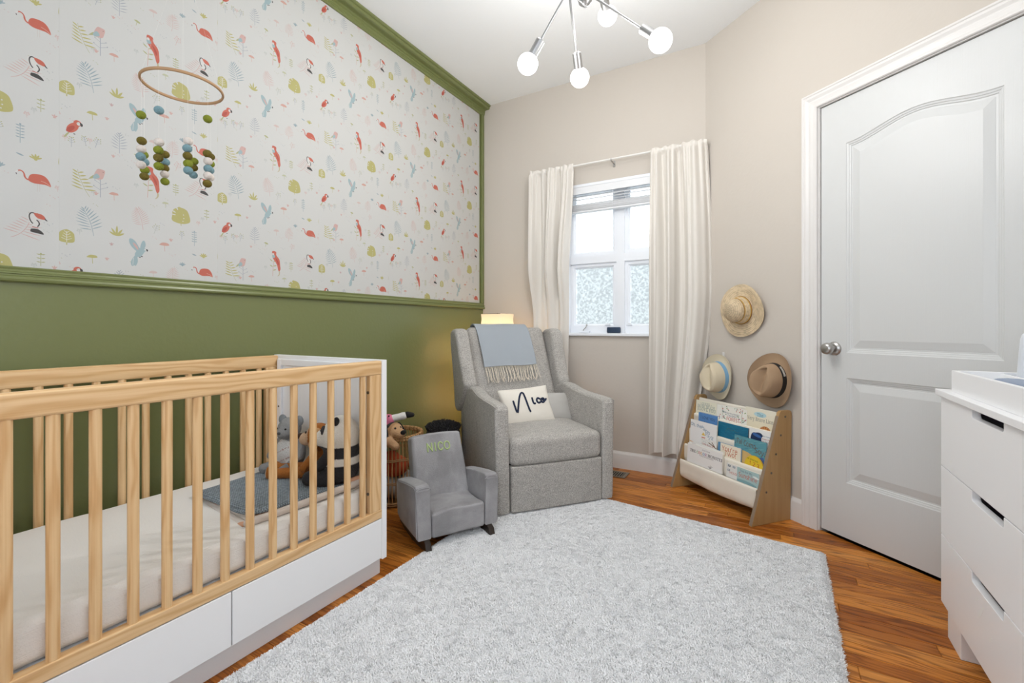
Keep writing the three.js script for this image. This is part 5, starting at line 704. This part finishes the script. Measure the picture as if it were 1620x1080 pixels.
book('large teal book with brown lettering, at the right of the third row', 2, 0.078, 0.281, 0.398, (g, w, h) => { fillAll(g, w, h, '#5f9aa6'); const q = rng(21); for (let i = 0; i < 120; i++) { g.globalAlpha = 0.4; blob(g, ['#7fb5bb', '#3f7f93', '#86b9b0'][i % 3], q() * w, q() * h, w * 0.06, h * 0.012, -0.3); } g.globalAlpha = 1; blob(g, '#d6b476', w * 0.45, h * 0.66, w * 0.42, h * 0.24, 0.3); blob(g, '#47639a', w * 0.83, h * 0.62, w * 0.10, h * 0.2, 0.5); blob(g, '#6c86a6', w * 0.70, h * 0.7, w * 0.06, h * 0.12, -0.6); blob(g, '#c8674f', w * 0.14, h * 0.5, w * 0.05, h * 0.04); txt(g, '¡Tal Como', w * 0.36, h * 0.17, w * 0.19, '#6a4a33', 'bold sans-serif', 'center', 0.06, w * 0.66); txt(g, 'Soy!', w * 0.82, h * 0.30, w * 0.19, '#6a4a33', 'bold sans-serif', 'center', 0.12, w * 0.34); }, { thick: 0.007, z: -0.004, yBot: 0.215, spine: 0x4c7f8c });
book('round yellow book with red figures in front of the teal book', 2, 0.160, 0.276, 0.318, (g, w, h) => { fillAll(g, w, h, '#e3c233'); txt(g, 'THE MONSTERS', w * 0.42, h * 0.22, w * 0.09, '#4b4a28', 'bold sans-serif', 'center', 0.1); txt(g, '1 2 3', w * 0.52, h * 0.42, w * 0.26, '#b8402e', 'bold sans-serif', 'center', 0.12); }, { thick: 0.008, z: 0.007, yBot: 0.214, round: true, spine: 0xd9a93a });
// front row
book('white front row book mostly hidden behind the book with the small dark title', 3, -0.236, 0.030, 0.290, (g, w, h) => { fillAll(g, w, h, '#eceae8'); txt(g, 'words', w * 0.15, h * 0.06, w * 0.04, '#9a8a94', 'sans-serif'); }, { thick: 0.007, z: -0.012, yBot: 0.182 });
book('large white book with a small dark capital title in the front row', 3, -0.234, 0.040, 0.283, (g, w, h) => { fillAll(g, w, h, '#efeeec'); txt(g, 'Anna Llenas', w * 0.55, h * 0.14, w * 0.042, '#8a8688', 'sans-serif'); const s = 'THE COLOR MONSTER', cs = ['#4c4a4c', '#4c4a4c', '#4c4a4c', '#000', '#7aa36a', '#c8574a', '#d9a646', '#6a93b8', '#b07aa0', '#000']; g.font = `bold ${w * 0.083}px serif`; let x = w * 0.08; [...s].forEach((c, i) => { g.fillStyle = i >= 4 && i < 9 ? cs[i] : '#4c4a4c'; g.textBaseline = 'middle'; g.fillText(c, x, h * 0.34); x += g.measureText(c).width; }); txt(g, 'A Story About Emotions', w * 0.56, h * 0.46, w * 0.038, '#8a8688', 'sans-serif'); g.strokeStyle = '#3c3538'; g.lineWidth = 3; for (let i = 0; i < 6; i++) { g.beginPath(); g.moveTo(w * 0.68, h * 0.95); g.lineTo(w * (0.62 + i * 0.025), h * (0.78 + 0.03 * Math.abs(i - 3))); g.stroke(); } }, { thick: 0.010, z: 0.001, yBot: 0.172 });
book('small white board book with printed squares beside the large white book', 3, 0.070, 0.150, 0.247, (g, w, h) => { fillAll(g, w, h, '#e6e6e2'); for (const [x, y, c] of [[0.22, 0.16, '#5e6d7c'], [0.62, 0.16, '#8a9aa6'], [0.2, 0.48, '#8f9aa2']]) { g.fillStyle = c; g.fillRect(w * (x - 0.10), h * (y - 0.06), w * 0.22, h * 0.14); g.fillStyle = '#e6e6e2'; g.fillRect(w * (x - 0.05), h * (y - 0.02), w * 0.1, h * 0.05); } txt(g, 'HOUSE', w * 0.62, h * 0.62, w * 0.22, '#b9564a', 'bold sans-serif'); }, { thick: 0.012, yBot: 0.172, z: 0.0 });
book('light teal book with red lettering at the right end of the front row', 3, 0.145, 0.282, 0.246, (g, w, h) => { fillAll(g, w, h, '#a9c6c6'); blob(g, '#e6ebe6', w * 0.82, h * 0.32, w * 0.10, h * 0.06); blob(g, '#e6ebe6', w * 0.9, h * 0.36, w * 0.10, h * 0.06); blob(g, '#7fa6ad', w * 0.4, h * 0.95, w * 0.5, h * 0.16); txt(g, 'You Are My', w * 0.42, h * 0.20, w * 0.10, '#56748a', 'serif'); txt(g, 'Sunshine', w * 0.5, h * 0.50, w * 0.24, '#c2604c', 'bold sans-serif', 'center', 0.02, w * 0.86); }, { thick: 0.010, yBot: 0.172, z: 0.003 });

// ------------------------------------------------------------------ the three hats on the door wall
const strawMat = (c) => mat(c, 0.8, { bumpMap: strawB, bumpScale: 0.003 });
{
  const t = thing('straw_hat', 'round straw sun hat with thin brown bands, highest of the three wall hats', 'hat', cw(0.308, 1.083, 0.012), CA);
  t.rotation.x = R(2);
  const prof = (v) => { const c = new THREE.CatmullRomCurve3([[0.001, 0.116], [0.022, 0.114], [0.045, 0.104], [0.060, 0.085], [0.066, 0.060], [0.071, 0.036], [0.078, 0.018], [0.086, 0.011], [0.11, 0.008], [0.135, 0.007], [0.151, 0.004]].map((p) => V3(p[0], p[1], 0))); return c.getPoint(v); };
  const g = grid(120, 60, (u, v) => { const p = prof(v), a = u * 2 * PI, b = sst(0.6, 1, v), w = 1 + b * 0.03 * Math.sin(3 * a + 1) + (v > 0.97 ? 0.006 * Math.sin(a * 46) : 0); return V3(p.x * w * Math.cos(a), p.x * w * Math.sin(a), p.y + b * (0.010 * Math.sin(2 * a + 0.6) + 0.006 * Math.sin(3 * a) + 0.012)); }, 0.0022, true);
  part('straw', g, mat(0xe6d2b4, 0.8, { map: tex(256, 128, (u, v) => { const k = 0.82 + 0.25 * fbm(u, v, 40, 24, 3, 2) + 0.06 * Math.sin(v * 24 * 2 * PI); return [k, k * 0.985, k * 0.95]; }), bumpMap: strawB, bumpScale: 0.003 }), t);
  const ring = (r, z, w, c, n) => { const o = []; for (let i = 0; i < 48; i++) { const a = i / 48 * 2 * PI; o.push([r * Math.cos(a), r * Math.sin(a), z + 0.002 * Math.sin(2 * a + 0.6)]); } part(n, smooth(tube(o, w, 96, 8, true).scale(1, 1, 1)), mat(c, 0.7), t); };
  ring(0.0668, 0.064, 0.0016, 0x7a4a2c, 'band_cord'); ring(0.0680, 0.060, 0.0022, 0xc99f3f, 'band_cord'); ring(0.0775, 0.026, 0.0022, 0xc99f3f, 'band_cord'); ring(0.0795, 0.0225, 0.0016, 0x7a3f2a, 'band_cord');
}
function fedora(label, name, s, y, o) {                           // +y is the hat's front-to-back line, +z its crown; o.turn rolls it on the wall
  const t = thing(name, label, 'hat', cw(s, y, o.off ?? 0.014), CA); t.rotation.set(R(o.tilt ?? 0), CA + R(o.yaw ?? 0), R(o.turn ?? 0));
  const f = (u, v) => {
    const a = u * 2 * PI, ca = Math.cos(a), sa = Math.sin(a), top = 0.34, side = 0.70; let r, z;   // sa > 0: front
    const bx = o.bx, by = o.by, tx = bx * 0.80, ty = by * 0.86;
    if (v < top) { const k = v / top, q = Math.pow(k, 0.85); const x = tx * q * ca, yy = ty * q * sa; const edge = sst(0.80, 1, k); z = o.h - 0.010 * edge * edge; z -= o.crease * Math.exp(-Math.pow(x / (bx * 0.30), 2)) * (1 - sst(0.75, 1.0, k) * 0.75) * (0.75 + 0.35 * sst(-by, by, yy)); z -= 0.012 * sst(0, by, yy); const pinch = 1 - 0.22 * sst(0.2, 0.9, sa) * sst(0.4, 1, k); return V3(x * pinch, yy, z); }
    if (v < side) { const k = (v - top) / (side - top), q = Math.pow(k, 0.8); const pinch = 1 - 0.22 * sst(0.2, 0.9, sa) * (1 - k); z = mix(o.h - 0.010 - 0.012 * sst(0, 1, sa) - o.crease * 0.25 * Math.exp(-Math.pow(ca / 0.35, 2)), 0.004, k); return V3(mix(tx, bx, q) * ca * pinch, mix(ty, by, q) * sa, z); }
    const k = (v - side) / (1 - side); r = k; const up = o.curl * Math.pow(k, 2.2) * (0.35 + 0.65 * ca * ca) + o.wave * k * Math.sin(2 * a + (o.ph ?? 0)) - (o.down ?? 0) * k * k * Math.pow(Math.max(0, sa), 2);
    return V3(mix(bx, o.wx, r) * ca, mix(by, o.wy, r) * sa, 0.003 * (1 - k) + up);
  };
  part('felt', smooth(grid(110, 100, f, 0.0024, true), 0), o.m, t);
  const band = grid(110, 6, (u, w) => { const v = mix(0.595, 0.697, w), p = f(u, v), e = f(u, v + 0.002).sub(f(u, v - 0.002)), d = f(u + 0.004, v).sub(f(u - 0.004, v)), n = d.cross(e).normalize(); if (n.x * p.x + n.y * p.y < 0) n.negate(); return p.addScaledVector(n, 0.0022); }, 0.0012, true);
  part('band', uvBox(band.toNonIndexed()), mat(o.bandColor, 0.7, { bumpMap: sized(weaveB, 0.02), bumpScale: 0.0003 }), t);
  return [t, f];
}
fedora('cream fedora with a wide light blue band hanging above the left end of the bookshelf', 'fedora', 0.134, 0.682, { bx: 0.078, by: 0.092, wx: 0.116, wy: 0.138, h: 0.098, crease: 0.030, curl: 0.022, wave: -0.012, turn: 8, yaw: 0, tilt: 0, off: 0.02, bandColor: 0x7ba7c9, m: mat(0xdccfb4, 0.85, { bumpMap: sized(weaveB, 0.035), bumpScale: 0.0009 }) });
{
  const [t, f] = fedora('brown floppy fedora with a lettered black band hanging above the right end of the bookshelf', 'fedora', 0.508, 0.702, { bx: 0.080, by: 0.092, wx: 0.134, wy: 0.146, h: 0.104, crease: 0.036, curl: 0.030, wave: 0.010, ph: 1.0, turn: -14, off: 0.016, bandColor: 0x1d1b1c, m: mat(0xb59778, 0.92, { bumpMap: sized(weaveB, 0.035), bumpScale: 0.0012 }) });
  const m = mat(0xd9d4cc, 0.8), rand = rng(61);
  for (let i = 0; i < 9; i++) { const u = 0.085 + i * 0.0115, p = []; for (let k = 0; k < 4; k++) { const v = 0.615 + 0.06 * (k % 2 ? 0.9 : 0.15), q = f(u + k * 0.0026, v), c = V3(q.x, q.y, 0).normalize(); p.push(q.addScaledVector(c, 0.0052).add(V3(0, 0, 0.001))); } part('band_lettering', smooth(tube(p, 0.0011, 10, 5)), m, t.children[1]); }
}
{ const t = thing('wall_hook', 'small white adhesive hook showing above the cream fedora', 'hook', cw(0.150, 0.815, 0.002), CA); part('plate', smooth(softBox(0.016, 0.034, 0.004, 0.0018, 2, 3)), M.trim, t); part('prong', smooth(tube([[0, -0.008, 0.001], [0, -0.014, 0.010], [0, -0.006, 0.016]], 0.003, 10, 8)), M.trim, t); }

// ------------------------------------------------------------------ dresser with a changing tray
const DX = 2.556, DZ0 = 1.170, DZ1 = 2.23, DTOP = 0.787;
{
  const t = thing('dresser', 'white three drawer dresser with cut out handles by the door', 'dresser', [2.79, 0, 1.70]), L = (g) => g.translate(-2.79, 0, -1.70), P = (n, g, m = M.whiteLac) => part(n, L(g), m, t);
  P('side_panel', span(DX + 0.019, 3.012, 0.104, 0.765, DZ0 + 0.001, DZ0 + 0.018, 0.002)); P('side_panel', span(DX + 0.019, 3.012, 0.104, 0.765, DZ1 - 0.018, DZ1 - 0.001, 0.002));
  P('back_panel', span(3.0, 3.012, 0.104, 0.765, DZ0 + 0.018, DZ1 - 0.018, 0)); P('bottom_panel', span(DX + 0.019, 3.012, 0.104, 0.12, DZ0 + 0.018, DZ1 - 0.018, 0));
  P('top_panel', span(DX - 0.012, 3.015, 0.768, DTOP, DZ0 - 0.012, DZ1 + 0.012, 0.002));
  const ys = [[0.104, 0.3205], [0.3235, 0.5405], [0.5435, 0.766]];
  for (const [y0, y1] of ys) {
    const nb = 0.026, nz = [[0.265, 0.465], [DZ1 - DZ0 - 0.465, DZ1 - DZ0 - 0.265]], w = DZ1 - DZ0, s = new THREE.Shape(); s.moveTo(0, y0); s.lineTo(w, y0); s.lineTo(w, y1);
    for (const [a, b] of nz.slice().reverse()) { s.lineTo(b, y1); s.lineTo(b, y1 - nb + 0.010); s.quadraticCurveTo(b, y1 - nb, b - 0.010, y1 - nb); s.lineTo(a + 0.010, y1 - nb); s.quadraticCurveTo(a, y1 - nb, a, y1 - nb + 0.010); s.lineTo(a, y1); }
    s.lineTo(0, y1); s.closePath();
    const g = extr(s, 0.019, 0.0012, 2).rotateY(-PI / 2).translate(DX + 0.019, 0, DZ0);
    P('drawer_front', smooth(g, 0.15, 'z')); const d = t.children[t.children.length - 1];
    part('drawer_box', L(merge([span(DX + 0.022, 2.98, y0 + 0.012, y0 + 0.02, DZ0 + 0.03, DZ1 - 0.03, 0), span(DX + 0.0195, DX + 0.022, y0 + 0.012, y1 - 0.045, DZ0 + 0.03, DZ1 - 0.03, 0)])), M.dark, d);
  }
  for (const [a, b] of [[DZ0 + 0.018, DZ0 + 0.134], [DZ1 - 0.134, DZ1 - 0.018]]) P('foot', span(DX + 0.012, 2.99, 0, 0.106, a, b, 0.002));
  // chipped paint on the drawer fronts
  const chip = mat(0xf4f4f2, 0.6), q = rng(71), chips = [[0.245, 1.50, 0.055, 0.010], [0.262, 1.47, 0.02, 0.006], [0.21, 1.56, 0.03, 0.008], [0.555, 1.275, 0.02, 0.008], [0.575, 1.265, 0.014, 0.005]];
  chips.forEach(([y, z, h, w]) => { const pts = []; for (let i = 0; i < 14; i++) { const a = i / 14 * 2 * PI, k = 0.5 + 0.5 * q(); pts.push([z - 1.70 + w * k * Math.cos(a) + 0.35 * h * Math.sin(a) * k, y + h / 2 * k * Math.sin(a)]); } part('paint_chip', uvBox(new THREE.ExtrudeGeometry(shapeOf(pts), { depth: 0.0003, bevelEnabled: false }).rotateY(-PI / 2).translate(DX - 2.79, 0, 0)), chip, t); });
}
{
  const t = thing('changing_tray', 'white open changing tray standing on the dresser', 'tray', [2.80, DTOP, 1.70]), X0 = 2.568, X1 = 3.0, Z0 = 1.222, Z1 = 2.2, L = (g) => g.translate(-2.80, 0, -1.70), h = 0.066;
  part('front_wall', L(span(X0, X0 + 0.013, 0, h, Z0, Z1, 0.002)), M.whiteLac, t); part('back_wall', L(span(X1 - 0.013, X1, 0, h, Z0, Z1, 0.002)), M.whiteLac, t);
  part('end_wall', L(span(X0 + 0.013, X1 - 0.013, 0, h, Z0, Z0 + 0.013, 0.002)), M.whiteLac, t); part('end_wall', L(span(X0 + 0.013, X1 - 0.013, 0, h, Z1 - 0.013, Z1, 0.002)), M.whiteLac, t);
  part('floor_panel', L(span(X0 + 0.013, X1 - 0.013, 0, 0.006, Z0 + 0.013, Z1 - 0.013, 0)), M.whiteLac, t); part('divider', L(span(2.672, 2.680, 0.006, 0.062, Z0 + 0.013, Z0 + 0.16, 0.002)), M.whiteLac, t);
  const p = thing('changing_pad', 'blue grey changing pad lying in the white tray', 'pad', [2.795, DTOP + 0.007, 1.785]);
  part('cover', smooth(warp(softBox(0.395, 0.050, 0.78, 0.022, 14, 4), (v) => { if (v.y > 0) v.y += 0.018 * Math.pow(Math.abs(v.x) / 0.2, 2) + 0.016 * (1 - Math.pow(Math.abs(v.z) / 0.39, 4)) - 0.012; }).translate(0, 0.025, 0), 0), mat(0x95a0b3, 0.9, { bumpMap: sized(sheetB, 0.12), bumpScale: 0.0006 }), p);
  const u = thing('night_light', 'pale white tapered night light standing in the changing tray', 'night light', [2.755, DTOP + 0.006, 1.275]);
  part('body', uvBox(new THREE.LatheGeometry([[0, 0], [0.057, 0], [0.060, 0.006], [0.058, 0.05], [0.054, 0.12], [0.051, 0.160], [0.047, 0.174], [0.038, 0.180], [0, 0.182]].map((q) => new THREE.Vector2(...q)), 40)), mat(0xe9eef5, 0.35, { transmission: 0.15, thickness: 0 }), u);
}

// ------------------------------------------------------------------ the ceiling light
{
  const hub = [1.445, 2.288, 1.446], t = thing('ceiling_light', 'brushed nickel ceiling light with round glowing bulbs on angled arms', 'chandelier', hub), m = M.steel;
  const rel = (p) => [p[0] - hub[0], p[1] - hub[1], p[2] - hub[2]];
  part('canopy', uvBox(new THREE.LatheGeometry([[0, 0], [0.03, 0.002], [0.062, 0.018], [0.065, 0.026], [0, 0.026]].map((q) => new THREE.Vector2(...q)), 40).translate(0, H - 0.026 - hub[1], 0)), m, t);
  part('stem', rod([0, 0.02, 0], [0, H - 0.02 - hub[1], 0], 0.006, 14), m, t);
  part('hub', uvBox(new THREE.LatheGeometry([[0, -0.047], [0.004, -0.046], [0.004, -0.040], [0.012, -0.038], [0.026, -0.026], [0.030, -0.012], [0.030, 0.012], [0.024, 0.026], [0.010, 0.034], [0, 0.034]].map((q) => new THREE.Vector2(...q)), 36)), m, t);
  const glow = mat(0xffffff, 0.4, { emissive: BULB_COLOR, emissiveIntensity: 2.2 });
  const arms = [[[1.412, 2.256, 1.545], [1.244, 2.027, 1.55]], [[1.385, 2.315, 1.469], [1.359, 2.065, 1.288]], [[1.475, 2.275, 1.450], [1.742, 1.994, 1.493]], [[1.481, 2.362, 1.355], [1.466, 2.327, 1.237]], [[1.50, 2.37, 1.50], [1.62, 2.52, 1.62]], [[1.40, 2.37, 1.40], [1.24, 2.50, 1.36]]];
  for (const [a0, b0] of arms) {
    const a = V3(...rel(a0)), b = V3(...rel(b0)), d = b.clone().sub(a).normalize(), s1 = b.clone().addScaledVector(d, -0.036), s0 = s1.clone().addScaledVector(d, -0.058), arr = (v) => v.toArray();
    const arm = part('arm', merge([rod(arr(a), arr(s0), 0.0048, 12), rod([0, a.y, 0], arr(a), 0.005, 10), ball(0.009, ...arr(a))]), m, t);
    part('socket', merge([rod(arr(s0), arr(s1), 0.0185, 28), rod(arr(s0.clone().addScaledVector(d, -0.006)), arr(s0), 0.009, 16, 0.0175)]), m, arm);
    const bulb = part('bulb', merge([ball(0.0405, ...arr(b), 1, 1, 1, 32, 20), rod(arr(s1.clone().addScaledVector(d, -0.002)), arr(s1.clone().addScaledVector(d, 0.012)), 0.0165, 20, 0.021)]), glow, arm);
    const l = new THREE.PointLight(BULB_COLOR, BULB_POWER); l.position.copy(b); l.castShadow = true; l.shadow.radius = 2; t.add(l); l.name = 'bulb_light';
  }
}
renderer.render(scene, camera);
